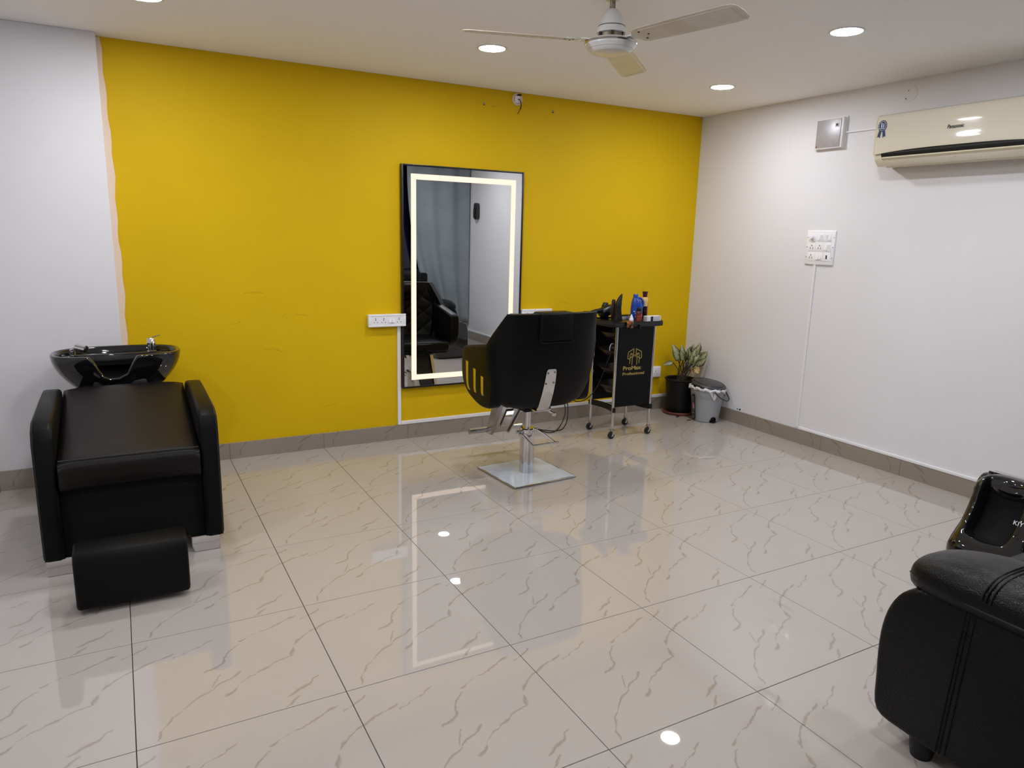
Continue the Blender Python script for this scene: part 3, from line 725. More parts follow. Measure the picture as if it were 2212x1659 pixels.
# back shell
ZS = [.468, .482, .510, .552, .62, .70, .78, .845, .90, .96, 1.008, 1.026]
HWS = [.190, .248, .288, .314, .336, .350, .358, .360, .343, .322, .306, .297]
YBK = [-.196, -.204, -.217, -.233, -.256, -.272, -.284, -.291, -.295, -.298, -.299, -.297]
DW = [.05, .07, .09, .11, .13, .15, .16, .16, .135, .095, .060, .045]
def interp(A, z):
    for i in range(len(ZS) - 1):
        if z <= ZS[i + 1] or i == len(ZS) - 2:
            t = (z - ZS[i]) / (ZS[i + 1] - ZS[i]); return A[i] * (1 - t) + A[i + 1] * t
def shell_pt(u, z, off=0.0):
    s = (u - .5) * 2; hw_, yb_, d = interp(HWS, z), interp(YBK, z), interp(DW, z)
    x = hw_ * math.sin(s * PI / 2 * .97) / math.sin(PI / 2 * .97) * (1 - off / hw_)
    return (x, yb_ + off + (d) * (abs(s) ** 2.6), z)
NU, NZ = 36, 30
rings = []
for jz in range(NZ + 1):
    z_ = ZS[0] + (ZS[-1] - ZS[0]) * jz / NZ
    rings.append([shell_pt(k / NU, z_) for k in range(NU + 1)] + [shell_pt(1 - k / NU, z_, .055) for k in range(NU + 1)])
bk = obj('backrest', loft(rings), 'leather', ch, 50)
bv = bk.modifiers.new('round', 'BEVEL'); bv.width = .012; bv.segments = 3; bv.limit_method = 'ANGLE'; bv.angle_limit = R(50)
# welt along the rim
welt = [shell_pt(k / 30, ZS[-1] - .004, .004) for k in range(31)]
obj('welt', tube([(p[0], p[1] - .004, p[2] + .004) for p in welt], .0032, 6), 'piping', bk)
# head rest slotted into the top of the back
hr = obj('headrest', join(box(-.106, .112, -.307, -.200, .872, 1.034, .014, 3)), 'leather', ch)
obj('seam', tube(cat([(-.108, -.304, 1.028), (-.109, -.305, .94), (-.104, -.303, .870), (0, -.303, .865), (.108, -.303, .870), (.114, -.305, .94), (.115, -.304, 1.028)], 5), .0035, 6), 'fabric_black', hr)
obj('head_cushion', box(-.135, .135, -.245, -.165, .925, 1.022, .032, 4), 'leather', hr)
# quilted inside of the back
def quilt(u, v):
    z = .575 + .40 * v; p = shell_pt(.16 + .68 * u, z, .060)
    a, b = u * 6 + v * 6, u * 6 - v * 6
    h = (abs(math.sin(a * PI / 2)) * abs(math.sin(b * PI / 2))) ** .45
    return (p[0], p[1] + .012 + .012 * h, p[2])
qp = obj('quilted_panel', grid(quilt, 72, 72), 'leather', ch, 60)
mod_solid(qp, .012)
# arms
prof = smooth2([(-.165, .852), (-.10, .844), (.06, .818), (.185, .797), (.232, .782), (.246, .745), (.248, .66), (.238, .600), (.205, .548), (.13, .500), (.0, .466), (-.10, .468), (-.150, .490), (-.165, .56), (-.168, .72)], 4)
for s in (-1, 1):
    a, b = (.262, .338) if s > 0 else (-.338, -.262)
    ar = obj('armrest', prism(prof, 'x', a, b, .020, 4), 'leather', ch, 40)
    xo = s * .3392
    for (y0, zt, zb) in ((.158, .708, .526), (.054, .678, .488), (-.046, .650, .472)):
        c = [(y0, zt), (y0 - .002, zt - .05), (y0 - .008, zb + .055), (y0 - .030, zb + .012), (y0 - .052, zb - .002)]
        wv = .034
        pl = cat([(p[0], p[1], 0) for p in c], 4)
        L_ = [(p.x + wv / 2 * (1 - .35 * i / len(pl)), p.y) for i, p in enumerate(pl)]; R_ = [(p.x - wv / 2 * (1 - .35 * i / len(pl)), p.y - .003) for i, p in enumerate(pl)]
        n_ = len(pl)
        def bulge(z): return -s * max(0, (.55 - z)) * .22
        v = [(xo + bulge(q[1]), q[0], q[1]) for q in L_] + [(xo + bulge(q[1]), q[0], q[1]) for q in R_]
        f = [[i, i + 1, n_ + i + 1, n_ + i] for i in range(n_ - 1)]
        st = obj('chrome_inlay', (v, f), 'chrome', ar, None)
        mod_solid(st, .004, 0)
# chrome back bracket, follows the back
bvx, brk = [], []
for zk, hwk in ((.480, .040), (.56, .038), (.63, .036), (.69, .033), (.704, .030), (.710, .020)):
    yk = interp(YBK, max(zk, ZS[0])) - .0035
    brk.append([(-.012 - hwk, yk, zk), (-.012 + hwk, yk, zk)])
brk.insert(0, [(-.012 - .041, -.190, .450), (-.012 + .041, -.190, .450)])
v = [p for r_ in brk for p in r_]; f = [[2 * i, 2 * i + 1, 2 * i + 3, 2 * i + 2] for i in range(len(brk) - 1)]
bb = obj('back_bracket', (v, f), 'chrome', ch, None); mod_solid(bb, .005, 0)
for sx, z in ((-.032, .686), (.012, .690), (-.036, .622), (.014, .626)):
    obj('bolt', xf(lathe([(.0, .006), (.005, .005), (.0065, .001), (.0065, -.002)], 12), Matrix.Translation((sx - .002, interp(YBK, z) - .006, z)) @ Matrix.Rotation(R(90), 4, 'X')), 'chrome_dull', bb)
obj('recline_lever', join(box(-.06, .045, -.19, -.06, .440, .452, .002), cyl((.03, -.16, .445), (.055, -.20, .425), .008), lathe([(0, 0), (.014, 0), (.014, .018), (0, .018)], 14, (.058, -.205, .412))), 'chrome', ch)
# footrest
fo = obj('footrest_bracket', loft([[(-.075, .150, .455), (.075, .150, .455), (.075, .205, .455), (-.075, .205, .455)], [(-.055, .355, .175), (.055, .355, .175), (.055, .400, .175), (-.055, .400, .175)]]), 'chrome_dull', ch)
obj('footrest_pad', loft([[(-.072, .207, .455), (.072, .207, .455), (.072, .217, .455), (-.072, .217, .455)], [(-.053, .402, .175), (.053, .402, .175), (.053, .412, .175), (-.053, .412, .175)]]), 'plastic_matte', fo)
for s in (-1, 1):
    obj('footrest_cheek', loft([[(s * .078, .125, .470), (s * .105, .150, .470), (s * .105, .235, .470), (s * .078, .235, .470)], [(s * .058, .345, .165), (s * .075, .355, .165), (s * .075, .420, .165), (s * .058, .420, .165)]]), 'chrome_dull', fo)
obj('footrest_plate', loft([[(-.028, .215, .350), (.028, .215, .350), (.028, .222, .350), (-.028, .222, .350)], [(-.024, .305, .225), (.024, .305, .225), (.024, .312, .225), (-.024, .312, .225)]]), 'chrome', fo)
obj('foot_bar', join(cyl((-.190, .420, .182), (.190, .420, .182), .019, n=20)), 'chrome', ch)
for s in (-1, 1): obj('bar_cap', join(cyl((s * .190, .420, .182), (s * .196, .420, .182), .0185, n=20)), 'chrome_dull', ch)

# ================================================================== TROLLEY
TX, TY = 2.730, -.208
tr = thing('salon_trolley', 'black salon trolley with gold logo panel, chrome posts and castors', 'trolley', (TX, TY, 0))
px, py = .170, .140
for sx in (-1, 1):
    for sy in (-1, 1):
        post = obj('post', lathe([(.0105, .068), (.0105, .845)], 14, (sx * px, sy * py, 0)), 'chrome', tr)
        ca = obj('castor', join(lathe([(.0, .074), (.014, .074), (.016, .066), (.013, .060), (.0, .060)], 14, (sx * px, sy * py, 0)), mv(prism([(-.012, .020), (.004, .060), (.018, .060), (.018, .046), (.002, .018)], 'y', -.015, -.011), sx * px, sy * py), mv(prism([(-.012, .020), (.004, .060), (.018, .060), (.018, .046), (.002, .018)], 'y', .011, .015), sx * px, sy * py), mv(box(-.006, .018, -.014, .014, .050, .062, .003), sx * px, sy * py)), 'chrome_dull', tr)
        obj('wheel', xf(lathe([(.0, -.010), (.020, -.010), (.0265, -.007), (.0265, .007), (.020, .010), (.0, .010)], 24), Matrix.Translation((sx * px - .004, sy * py, .0265)) @ Matrix.Rotation(R(90), 4, 'X')), 'rubber', ca)
for sy in (-1, 1):
    pn = obj('side_panel', box(-.158, .165, sy * .142 - .004, sy * .142 + .004, .236, .842, .002, 1), 'panel_black', tr)
    if sy < 0:
        # logo in gold line work
        def stroke(pts, wd=.0052):
            out = []
            P = [Vector(((a - 638) * .000705, 0, (515 - b) * .000520)) for a, b in pts]
            for p, q in zip(P[:-1], P[1:]):
                d = (q - p).normalized(); n_ = Vector((-d.z, 0, d.x)) * wd / 2; e = d * wd * .35
                vv = [p - e + n_, q + e + n_, q + e - n_, p - e - n_]
                out.append((vv + [x + Vector((0, -.0008, 0)) for x in vv], [[0, 1, 2, 3], [7, 6, 5, 4], [0, 4, 5, 1], [1, 5, 6, 2], [2, 6, 7, 3], [3, 7, 4, 0]]))
            return join(*out)
        LG = []
        half = [[(622, 520), (622, 405), (554, 450), (548, 538), (566, 548), (606, 512)], [(577, 612), (577, 500), (588, 466), (612, 480)], [(607, 630), (607, 500), (590, 470)], [(612, 478), (638, 502)]]
        for st_ in half: LG += [stroke(st_), stroke([(1276 - a, b) for a, b in st_])]
        y_ = -.1465
        obj('emblem', mv(join(*LG), -.004, y_, .606), 'gold', pn, None)
        obj('lettering', mv(xf(textmesh('ProMax', .040, .0010, .0004, 0, .166), TO_WALL_BACK), -.024, y_, .521), 'gold', pn, None)
        obj('lettering', mv(xf(textmesh('Professional', .029, .0005, .0004, 0, .198), TO_WALL_BACK), -.006, y_, .4795), 'gold', pn, None)
        obj('faded_lettering', mv(xf(textmesh('x', .030, .0000, .0002, 0, .018), TO_WALL_BACK), .072, y_ + .0006, .521), 'tray_smoke', pn, None)
# trays that slide between the panels
for z in (.715, .585, .453, .325):
    def outline(k, zz_, ins):
        pts = []
        for t in range(13): 
            q = -1 + 2 * t / 12; pts.append((-(px - .030 + .045 * (1 - q * q)) + ins, q * (.128 - ins * .3), zz_))
        for t in range(13):
            q = 1 - 2 * t / 12; pts.append(((px - .030 + .045 * (1 - q * q)) - ins, q * (.128 - ins * .3), zz_))
        return pts
    ty = obj('tray', loft([outline(0, z, .050), outline(0, z + .030, .022), outline(0, z + .060, .0), outline(0, z + .060, .005), outline(0, z + .032, .027), outline(0, z + .004, .052)], True, True), 'tray_smoke', tr, 50)
    for y0 in (-.138, .128): obj('tray_runner', box(-.150, .150, y0, y0 + .010, z + .054, z + .064), 'plastic_matte', ty)
# lower bowed stretchers
for sx in (-1, 1):
    op, ip = [], []
    for t in range(13):
        q = -1 + 2 * t / 12; d = .036 * (1 - q * q); op.append((sx * (px + .012 - d * .9), q * .155)); ip.append((sx * (px - .012 - d * .9 - .002), q * .155))
    obj('stretcher', prism(op + ip[::-1], 'z', .198, .236, .003, 1), 'plastic_matte', tr)
# top tray
tp = [(-.205, -.165), (.175, -.178), (.225, -.165), (.262, -.110), (.262, .110), (.225, .160), (.175, .172), (-.205, .165), (-.232, .11), (-.232, -.11)]
tt = obj('top_tray', prism(tp, 'z', .826, .8545, .004, 2), 'plastic_black', tr)
rimo = tp; rimi = [(a * .955, b * .94) for a, b in tp]; v, f = [], []
n_ = len(tp)
for zz_, pl in ((.846, rimo), (.863, rimo), (.863, rimi), (.846, rimi)): v += [Vector((a * (1.0 if zz_ > .85 else .985), b * (1.0 if zz_ > .85 else .985), zz_)) for a, b in pl]
for k in range(n_):
    k2 = (k + 1) % n_
    for q in range(4): f.append([q * n_ + k, q * n_ + k2, ((q + 1) % 4) * n_ + k2, ((q + 1) % 4) * n_ + k])
obj('tray_rim', (v, f), 'plastic_black', tt, 30)
for x0 in (-.095, -.005): obj('tray_clip', box(x0, x0 + .016, -.183, -.164, .813, .845, .002), 'plastic_matte', tt)

# ------------------------------------------------------------------ things on and in the trolley
ZT = .855
def bottle(name, label, cat_, loc, parts, group=None):
    t = thing(name, label, cat_, loc)
    for nm, s, m in parts: obj(nm, s, m, t)
    return t
# blue jug with a moulded handle
def sect(w_, d_, z_, n=24, dx=0, e=3.2): 
    out = []
    for k in range(n):
        x, y = sup(2 * PI * k / n, w_, d_, e); out.append((x + dx, y, z_))
    return out
jug = bottle('blue_jug', 'blue plastic jug with a moulded handle on the trolley tray', 'bottle', (2.840, -.200, ZT), [
    ('body', loft([sect(.040, .030, 0), sect(.044, .034, .006), sect(.044, .034, .085), sect(.0425, .033, .090), sect(.043, .033, .095)] + [sect(.043 - .023 * ((k / 8) ** 1.7), .033 - .012 * ((k / 8) ** 1.7), .095 + .068 * k / 8, 24, -.012 * ((k / 8) ** 1.7)) for k in range(1, 9)]), 'blue'),
    ('handle', tube(cat([(-.002, 0, .160), (.026, 0, .158), (.045, 0, .135), (.046, 0, .105), (.036, 0, .088)], 6), .0085, 10), 'blue'),
    ('cap', lathe([(.0, .162), (.0185, .162), (.0185, .186), (.017, .189), (.0, .189)], 24, (-.012, 0, 0)), 'blue'),
    ('printed_lines', join(box(-.030, -.018, -.0350, -.0344, .062, .066), box(-.020, .006, -.0350, -.0344, .050, .053), box(-.014, .004, -.0350, -.0344, .034, .037), box(-.016, .008, -.0350, -.0344, .022, .026)), 'white_print')])
jug.rotation_euler = (0, 0, R(-25))
wb = bottle('oil_bottle', 'tall clear bottle half full of dark liquid with a maroon cap', 'bottle', (2.925, -.185, ZT), [
    ('body', lathe([(.0, 0), (.026, 0), (.0275, .004), (.0275, .098), (.0, .098)], 24), 'wine'),
    ('neck', lathe([(.0275, .098), (.0275, .138), (.024, .155), (.015, .165), (.015, .172), (.0, .172)], 24), 'clear_amber'),
    ('cap', lathe([(.0165, .166), (.0175, .185), (.021, .203), (.021, .207), (.0, .207)], 24), 'maroon'),
    ('label_wrap', ([Vector((.0279 * math.cos(R(-75 + k * 9)), .0279 * math.sin(R(-75 + k * 9)), z)) for z in (.012, .125) for k in range(11)], [[k, k + 1, 12 + k, 11 + k] for k in range(10)]), 'pink')])
am = bottle('amber_bottle', 'short amber bottle with a black nozzle cap in front of the blue jug', 'bottle', (2.765, -.325, ZT), [
    ('body', lathe([(.0, 0), (.022, 0), (.0235, .003), (.0235, .062), (.0, .066)], 24), 'amber'),
    ('collar', lathe([(.0245, .060), (.0245, .068), (.018, .078), (.0, .078)], 24), 'maroon'),
    ('cap', lathe([(.018, .076), (.018, .098), (.012, .106), (.0, .107)], 20), 'plastic_black'),
    ('label_lines', join(*[([Vector((.0239 * math.cos(R(-150 + k * 9)), .0239 * math.sin(R(-150 + k * 9)), z + d)) for d in (0, .003) for k in range(7)], [[k, k + 1, 8 + k, 7 + k] for k in range(6)]) for z in (.040, .024, .014)]), 'pink')])
dp = bottle('dropper_bottle', 'tiny white dropper bottle at the trolley tray edge', 'bottle', (2.690, -.335, ZT), [
    ('body', lathe([(.0, 0), (.015, 0), (.016, .002), (.016, .026), (.012, .032), (.0, .033)], 20), 'white_plastic'),
    ('cap', lathe([(.0115, .031), (.0115, .040), (.005, .050), (.0035, .058), (.0, .058)], 16), 'white_plastic'),
    ('text_band', lathe([(.01605, .012), (.01625, .0125), (.01625, .0155), (.01605, .016)], 20, ring=True), 'steel_box')])
tb = bottle('gel_bottle', 'small teal gel bottle with a clear pointed tip on the trolley tray', 'bottle', (2.690, -.128, ZT), [
    ('base', lathe([(.0, 0), (.019, 0), (.0195, .003), (.0175, .036), (.0, .036)], 20), 'teal_dark'),
    ('body', lathe([(.0165, .036), (.0155, .060), (.0125, .078), (.010, .086), (.0, .086)], 20), 'teal'),
    ('tip', lathe([(.006, .086), (.004, .098), (.0025, .104), (.0, .104)], 12), 'white_plastic')])
# white carton
bxm = Matrix.Rotation(R(10), 4, 'Z')
wc = thing('white_carton', 'white carton with a black window lying on the trolley tray', 'box', (2.893, -.322, ZT), 3)
obj('carton', box(-.068, .068, -.022, .022, 0, .040, .0015, 1), 'white_plastic', wc)
obj('black_window', box(-.034, -.010, -.0226, -.0220, .003, .038), 'ink', wc)
obj('printed_lines', join(*[box(-.004 + (k % 6) * .0108, .003 + (k % 6) * .0108, -.0225, -.0220, .008 + (k // 6) * .011, .015 + (k // 6) * .011) for k in range(18)]), 'steel_box', wc)
# trimmer / nozzle stand
tm = thing('hair_trimmer', 'upright matte black hair trimmer with a hooked top on the trolley', 'trimmer', (2.665, -.205, ZT))
def rr(w_, d_, z_, dx=0): return [(p[0] + dx, p[1], z_) for p in rrect(-w_, w_, -d_, d_, min(w_, d_) * .45, 3)]
obj('body', loft([rr(.032, .024, 0), rr(.031, .024, .012), rr(.027, .021, .030), rr(.022, .018, .070), rr(.020, .017, .110)]), 'plastic_matte', tm)
obj('hooked_top', loft([rr(.021, .018, .108, 0), rr(.021, .018, .118, .002), rr(.019, .015, .135, .004), rr(.016, .012, .155, .010), rr(.011, .009, .175, .018), rr(.006, .006, .190, .026), rr(.003, .004, .194, .029)]), 'plastic_black', tm)
hb = thing('hair_brush', 'black brush with tan bristles standing behind the black trimmer', 'brush', (2.655, -.160, ZT))
obj('brush_head', lathe([(.0, 0), (.012, 0), (.014, .02), (.014, .140), (.010, .150), (.0, .152)], 16), 'plastic_black', hb)
brs = []
for k in range(110):
    a = k * 2.399; z = .030 + .112 * k / 110; brs.append(cyl((.012 * math.cos(a), .012 * math.sin(a), z), (.022 * math.cos(a), .022 * math.sin(a), z), .0009, .0006, 4))
bo = obj('bristles', join(*brs), 'bristle', hb, None); bo['kind'] = 'stuff'
# dryer
hd = thing('hair_dryer', 'black hair dryer lying at the wall end of the trolley tray', 'hair dryer', (2.588, -.078, ZT + .006))
obj('barrel', xf(lathe([(.0, -.060), (.024, -.060), (.038, -.045), (.042, -.01), (.042, .020), (.035, .055), (.031, .070), (.0, .070)], 28), Matrix.Translation((.065, .006, .049)) @ Matrix.Rotation(R(72), 4, 'Y') @ Matrix.Rotation(R(0), 4, 'Z')), 'plastic_black', hd)
obj('handle', tube(cat([(.060, .0, .050), (.0, -.012, .056), (-.055, -.018, .050), (-.090, -.020, .040)], 6), .017, 12), 'plastic_matte', hd)
obj('rear_cap', mv(rot(lathe([(.0, 0), (.030, .0), (.033, .02), (.030, .080), (.018, .112), (.0, .114)], 24), 'X', 4), .072, .030, .0), 'plastic_black', hd)
cb = thing('comb_brush', 'black vent brush with white teeth lying beside the trimmer', 'comb', (2.790, -.120, ZT), 20)
obj('spine', box(-.055, .060, -.018, .018, .020, .030, .005), 'plastic_black', cb)
obj('teeth', join(*[box(-.050 + k * .011, -.044 + k * .011, -.016, .016, 0.0, .021) for k in range(9)]), 'white_plastic', cb)
obj('handle', box(-.115, -.050, -.010, .010, .016, .030, .006), 'plastic_black', cb)
fo_ = thing('foil_sachet', 'small orange and brown foil sachet folded over the tray edge', 'sachet', (2.640, -.372, .834), 2)
def foil(u, v): return (-.030 + .062 * u, -.0165 - .002 * math.sin(u * 9) + (0 if v < .8 else (v - .8) * .10), -.012 + .058 * min(v, .82) + .003 * math.sin(u * 7 + v * 5))
mod_solid(obj('sheet', grid(foil, 12, 8), 'orange_foil', fo_, 60), .001, 0)
# clipper puck inside the second tray
pk = thing('tape_reel', 'black round reel with white rims in the second trolley tray', 'reel', (2.612, -.262, .6165))
rm = Matrix.Translation((0, 0, .0385)) @ Matrix.Rotation(R(25), 4, 'Z') @ Matrix.Rotation(R(90), 4, 'X')
obj('hub', xf(lathe([(.0, -.020), (.030, -.020), (.030, .020), (.0, .020)], 24), rm), 'plastic_black', pk)
for z in (-.024, .020):
    obj('rim', xf(lathe([(.033, z), (.0385, z), (.0385, z + .004), (.033, z + .004)], 32, ring=True), rm), 'white_plastic', pk)
    obj('cheek', xf(lathe([(.0, z + .001), (.0335, z + .001), (.0335, z + .003), (.0, z + .003)], 28), rm), 'plastic_black', pk)
for k in range(4):
    hc = thing('hair_clip', 'flat black hair clip lying in the lowest trolley tray', 'hair clip', (2.625 + k * .024, -.205, .3295), -8 + k * 5, 'hair clips in the lowest tray')
    obj('jaw', box(-.008, .008, -.070, .070, 0, .005, .002), 'plastic_black', hc)
    obj('lever', box(-.006, .006, -.060, .030, .0052, .010, .002), 'plastic_black', hc)

# cords
cA = thing('power_cord', 'pair of black power cables looping from a plug to the floor behind the chair', 'cord')
def plug(x, z, t):
    obj('plug', join(box(x - .016, x + .016, YW - .078, YW - .041, z - .022, z + .016, .007, 3)), 'plastic_black', t)
plug(2.205, .860, cA)
obj('cable', tube(cat([(2.205, .20, .846), (2.215, .185, .70), (2.40, .165, .40), (2.452, .150, .20), (2.44, .10, .10), (2.36, .04, .022), (2.26, -.03, .005), (2.20, -.02, .005), (2.175, .09, .005), (2.170, .16, .005)], 8), .0042, 8), 'wire', cA)
cB = thing('dryer_cord', 'black cord hanging from the second plug and rising into the trolley', 'cord')
plug(2.318, .860, cB)
obj('cable', tube(cat([(2.318, .20, .846), (2.33, .185, .66), (2.47, .16, .32), (2.520, .10, .195), (2.528, -.05, .240), (2.548, -.160, .360), (2.562, -.250, .560), (2.575, -.275, .640)], 8), .0038, 8), 'wire', cB)
obj('cable', tube(cat([(2.215, .20, .848), (2.235, .180, .68), (2.43, .155, .36), (2.475, .125, .17), (2.43, .06, .045), (2.33, -.01, .0048), (2.22, .03, .0048), (2.155, .15, .0048)], 8), .0040, 8), 'wire', cA)

# ================================================================== POTTED PLANT
PX, PY = 3.575, .075
pl_ = thing('potted_plant', 'variegated leafy plant in a black pot on a terracotta saucer', 'potted plant', (PX, PY, 0))
obj('pot', lathe([(.0, .018), (.100, .018), (.104, .026), (.122, .285), (.132, .292), (.132, .300), (.126, .304), (.119, .298), (.112, .262), (.0, .262)], 48), 'pot', pl_)
obj('saucer', lathe([(.0, .0), (.112, .0), (.128, .006), (.133, .022), (.130, .026), (.124, .022), (.118, .012), (.0, .010)], 48), 'terracotta', pl_)
obj('soil', lathe([(.0, .262), (.1135, .262), (.110, .270), (.06, .274), (.0, .272)], 36), 'soil', pl_)
RV = Vector((.878, -.479, 0)); UV_ = Vector((0, 0, 1)); DV = Vector((.479, .878, 0))
def P3(a, b, d=0):    # crop pixels -> offsets from the pot axis, seen square-on from the door
    k = .00377 / 8.73
    return RV * ((a - 455) * k) + UV_ * (.300 + (790 - b) * k) + DV * d
def leaf(base, tip, width, bend, mname, roll=0):
    base, tip = Vector(base), Vector(tip); ax = tip - base; L_ = ax.length; ax.normalize()
    side = ax.cross(Vector((-.45, -.85, .25))).normalized()
    side = Matrix.Rotation(R(roll), 3, ax) @ side
    nr = side.cross(ax).normalized()
    nu, nv = 6, 10; v, f, uvs = [], [], []
    for j in range(nv + 1):
        t = j / nv; wd = width * (math.sin(PI * min(1, t * .93 + .07) ** .72)) ** .9 * .5 if t < 1 else 0.0005
        c = base + ax * (L_ * t) + nr * (bend * (math.sin(t * PI * .9) - .35 * t)) 
        for i in range(nu + 1):
            s = i / nu * 2 - 1
            v.append(c + side * (wd * s) + nr * (.22 * wd * s * s + .04 * wd * math.sin(t * 14 + s * 2)))
            uvs.append((i / nu, t))
    for j in range(nv):
        for i in range(nu): f.append([j * (nu + 1) + i, j * (nu + 1) + i + 1, (j + 1) * (nu + 1) + i + 1, (j + 1) * (nu + 1) + i])
    o = obj('leaf', (v, f), mname, pl_, 60); me = o.data; uvl = me.uv_layers.new(name='UVMap')
    for lp in me.loops: uvl.data[lp.index].uv = uvs[lp.vertex_index]
    mod_solid(o, .0009, 0); return o
LV = [((390, 440, .01), (255, 118, .03), 150, .012, 'leaf', 12), ((490, 400, .0), (440, 120, .02), 105, .010, 'leaf', -25), ((292, 488, .02), (95, 545, .03), 85, .010, 'leaf', 0),
      ((545, 340, -.01), (650, 150, .01), 60, .008, 'leaf_brown', 20), ((640, 400, .0), (805, 85, .02), 135, .016, 'leaf', 10), ((620, 470, -.03), (680, 185, -.04), 140, .012, 'leaf', -15),
      ((690, 470, -.03), (925, 240, -.03), 150, .018, 'leaf', 15), ((715, 430, .02), (965, 262, .04), 110, .014, 'leaf', -10), ((700, 490, -.05), (890, 350, -.07), 130, .014, 'leaf', 20),
      ((690, 548, -.06), (755, 650, -.08), 105, -.012, 'leaf_yellow', 10), ((590, 430, -.02), (555, 205, -.05), 110, .010, 'leaf', 20), ((760, 260, .03), (835, 150, .04), 75, .008, 'leaf_brown', 30),
      ((655, 545, -.05), (640, 660, -.07), 70, -.008, 'leaf_yellow', -20), ((560, 380, .03), (700, 120, .05), 110, .012, 'leaf', 0), ((440, 430, .03), (350, 190, .05), 100, .010, 'leaf', 30), ((610, 480, -.04), (760, 300, -.06), 120, .014, 'leaf', -30), ((520, 380, -.03), (505, 170, -.05), 90, .010, 'leaf', 35), ((600, 440, .02), (610, 170, .04), 110, .012, 'leaf', -5),
      ((740, 480, -.02), (890, 420, -.04), 95, .012, 'leaf', 0), ((570, 470, -.05), (600, 280, -.08), 110, .012, 'leaf', 10), ((650, 460, .0), (770, 190, -.01), 120, .014, 'leaf', 25), ((470, 430, -.02), (400, 230, -.03), 95, .010, 'leaf', -20)]
k_ = .00377 / 8.73
for q, (b0, t0, wd, bend, mn, roll) in enumerate(LV):
    B, Tp = P3(*b0), P3(*t0)
    leaf(B, Tp, wd * k_ * 1.2, bend, mn, roll)
    a = q * 2.4; root = Vector((.030 * math.cos(a), .030 * math.sin(a), .270))
    mid = root * .45 + B * .55 + Vector((0, 0, .02)) + (B - root).cross(Vector((0, 0, 1))) * .06
    obj('stem', tube(cat([root, mid, B], 6), .004, 7, radii=None), 'stem', pl_)

for x, y, a, L_, lb in ((3.470, -.040, 25, .055, 'curled brown dead leaf on the floor before the plant saucer'), (3.478, -.168, -10, .040, 'small brown leaf scrap on the floor against the grey bin')):
    sc_ = obj('fallen_leaf', grid(lambda u, v, L_=L_: ((u - .5) * L_, (v - .5) * .022 * math.sin(PI * (u * .9 + .05)), .0012 + .006 * abs(v - .5) + .003 * math.sin(u * 5) ** 2), 8, 4), 'leaf_brown', None, 60, (x, y, 0))
    sc_.rotation_euler = (0, 0, R(a)); mod_solid(sc_, .0008, 1); tag(sc_, lb, 'leaf')
# ================================================================== DUSTBIN
dbn = thing('pedal_bin', 'grey plastic bin with a dark tilted lid and white bag in the corner', 'bin', (3.618, -.205, 0))
NA = 72; toCam = math.atan2(-4.43 + .205, -.545 - 3.618)          # faces the room
def bin_r(z): return .103 + (.134 - .103) * z / .285
v, f = [], []
zs = [0, .012, .024, .034, .042, .048, .055, .10, .19, .200, .205, .262, .268, .285]
for z in zs:
    for k in range(NA):
        a = 2 * PI * k / NA; r_ = bin_r(z) + (.0025 if .200 < z < .266 else 0) + (.004 if z > .28 else 0); v.append(Vector((r_ * math.cos(a), r_ * math.sin(a), z)))
na = toCam + R(38)
for j in range(len(zs) - 1):
    for k in range(NA):
        a = 2 * PI * (k + .5) / NA; d = (a - na + PI) % (2 * PI) - PI; xx = d * .104
        if abs(xx) < .031 and zs[j] < math.sqrt(max(0, .031 ** 2 - xx ** 2)) * 1.55: continue
        f.append([j * NA + k, j * NA + (k + 1) % NA, (j + 1) * NA + (k + 1) % NA, (j + 1) * NA + k])
bd = obj('bin_body', (v, f), 'bin_grey', dbn, 40); mod_solid(bd, .003)
obj('inner_bucket', lathe([(.0, .010), (.092, .010), (.122, .275), (.120, .277), (.088, .014), (.0, .014)], 40), 'plastic_matte', dbn)
obj('base_disc', lathe([(.0, .001), (.098, .001), (.098, .006), (.0, .006)], 40), 'plastic_matte', dbn)
LD = Matrix.Translation((.006, -.002, .300)) @ Matrix.Rotation(toCam + R(70), 4, 'Z') @ Matrix.Rotation(R(9), 4, 'Y')
ld = obj('lid', xf(lathe([(.0, -.010), (.137, -.010), (.141, -.006), (.142, .002), (.138, .008), (.125, .014), (.120, .013), (.112, .017), (.06, .026), (.0, .029)], 56), LD), 'bin_lid', dbn)
obj('lid_ring', xf(lathe([(.116, .0145), (.119, .018), (.122, .0135)], 56, ring=True), LD), 'plastic_black', ld)
# bag edge bunched over the rim
bg = []
for k in range(64):
    a = toCam - R(150) + R(250) * k / 63; rr_ = .139 + .005 * math.sin(k * 1.1) + .003 * math.sin(k * 2.7)
    bg.append((rr_ * math.cos(a), rr_ * math.sin(a), .281 + .006 * math.sin(k * .9) + .004 * math.sin(k * 2.3) - .0006 * max(0, k - 25)))
obj('bag', tube(bg, .010, 10, radii=[.006 + .007 * abs(math.sin(k * .37 + .4)) for k in range(64)]), 'bag', dbn, 70)
fa_ = toCam + R(22)
def flp(u, v):
    ww = .052 * (1 - v) ** .8 + .002; a = fa_ + (u - .5) * 2 * ww / .137 + .10 * v
    r_ = .140 - .010 * v + .007 * math.sin(u * 9 + v * 2) * (1 - .4 * v); return (r_ * math.cos(a), r_ * math.sin(a), .288 - .098 * v - .012 * math.sin(u * PI) * (1 - v))
mod_solid(obj('bag_corner', grid(flp, 16, 14), 'bag', dbn, 70), .001, 0)
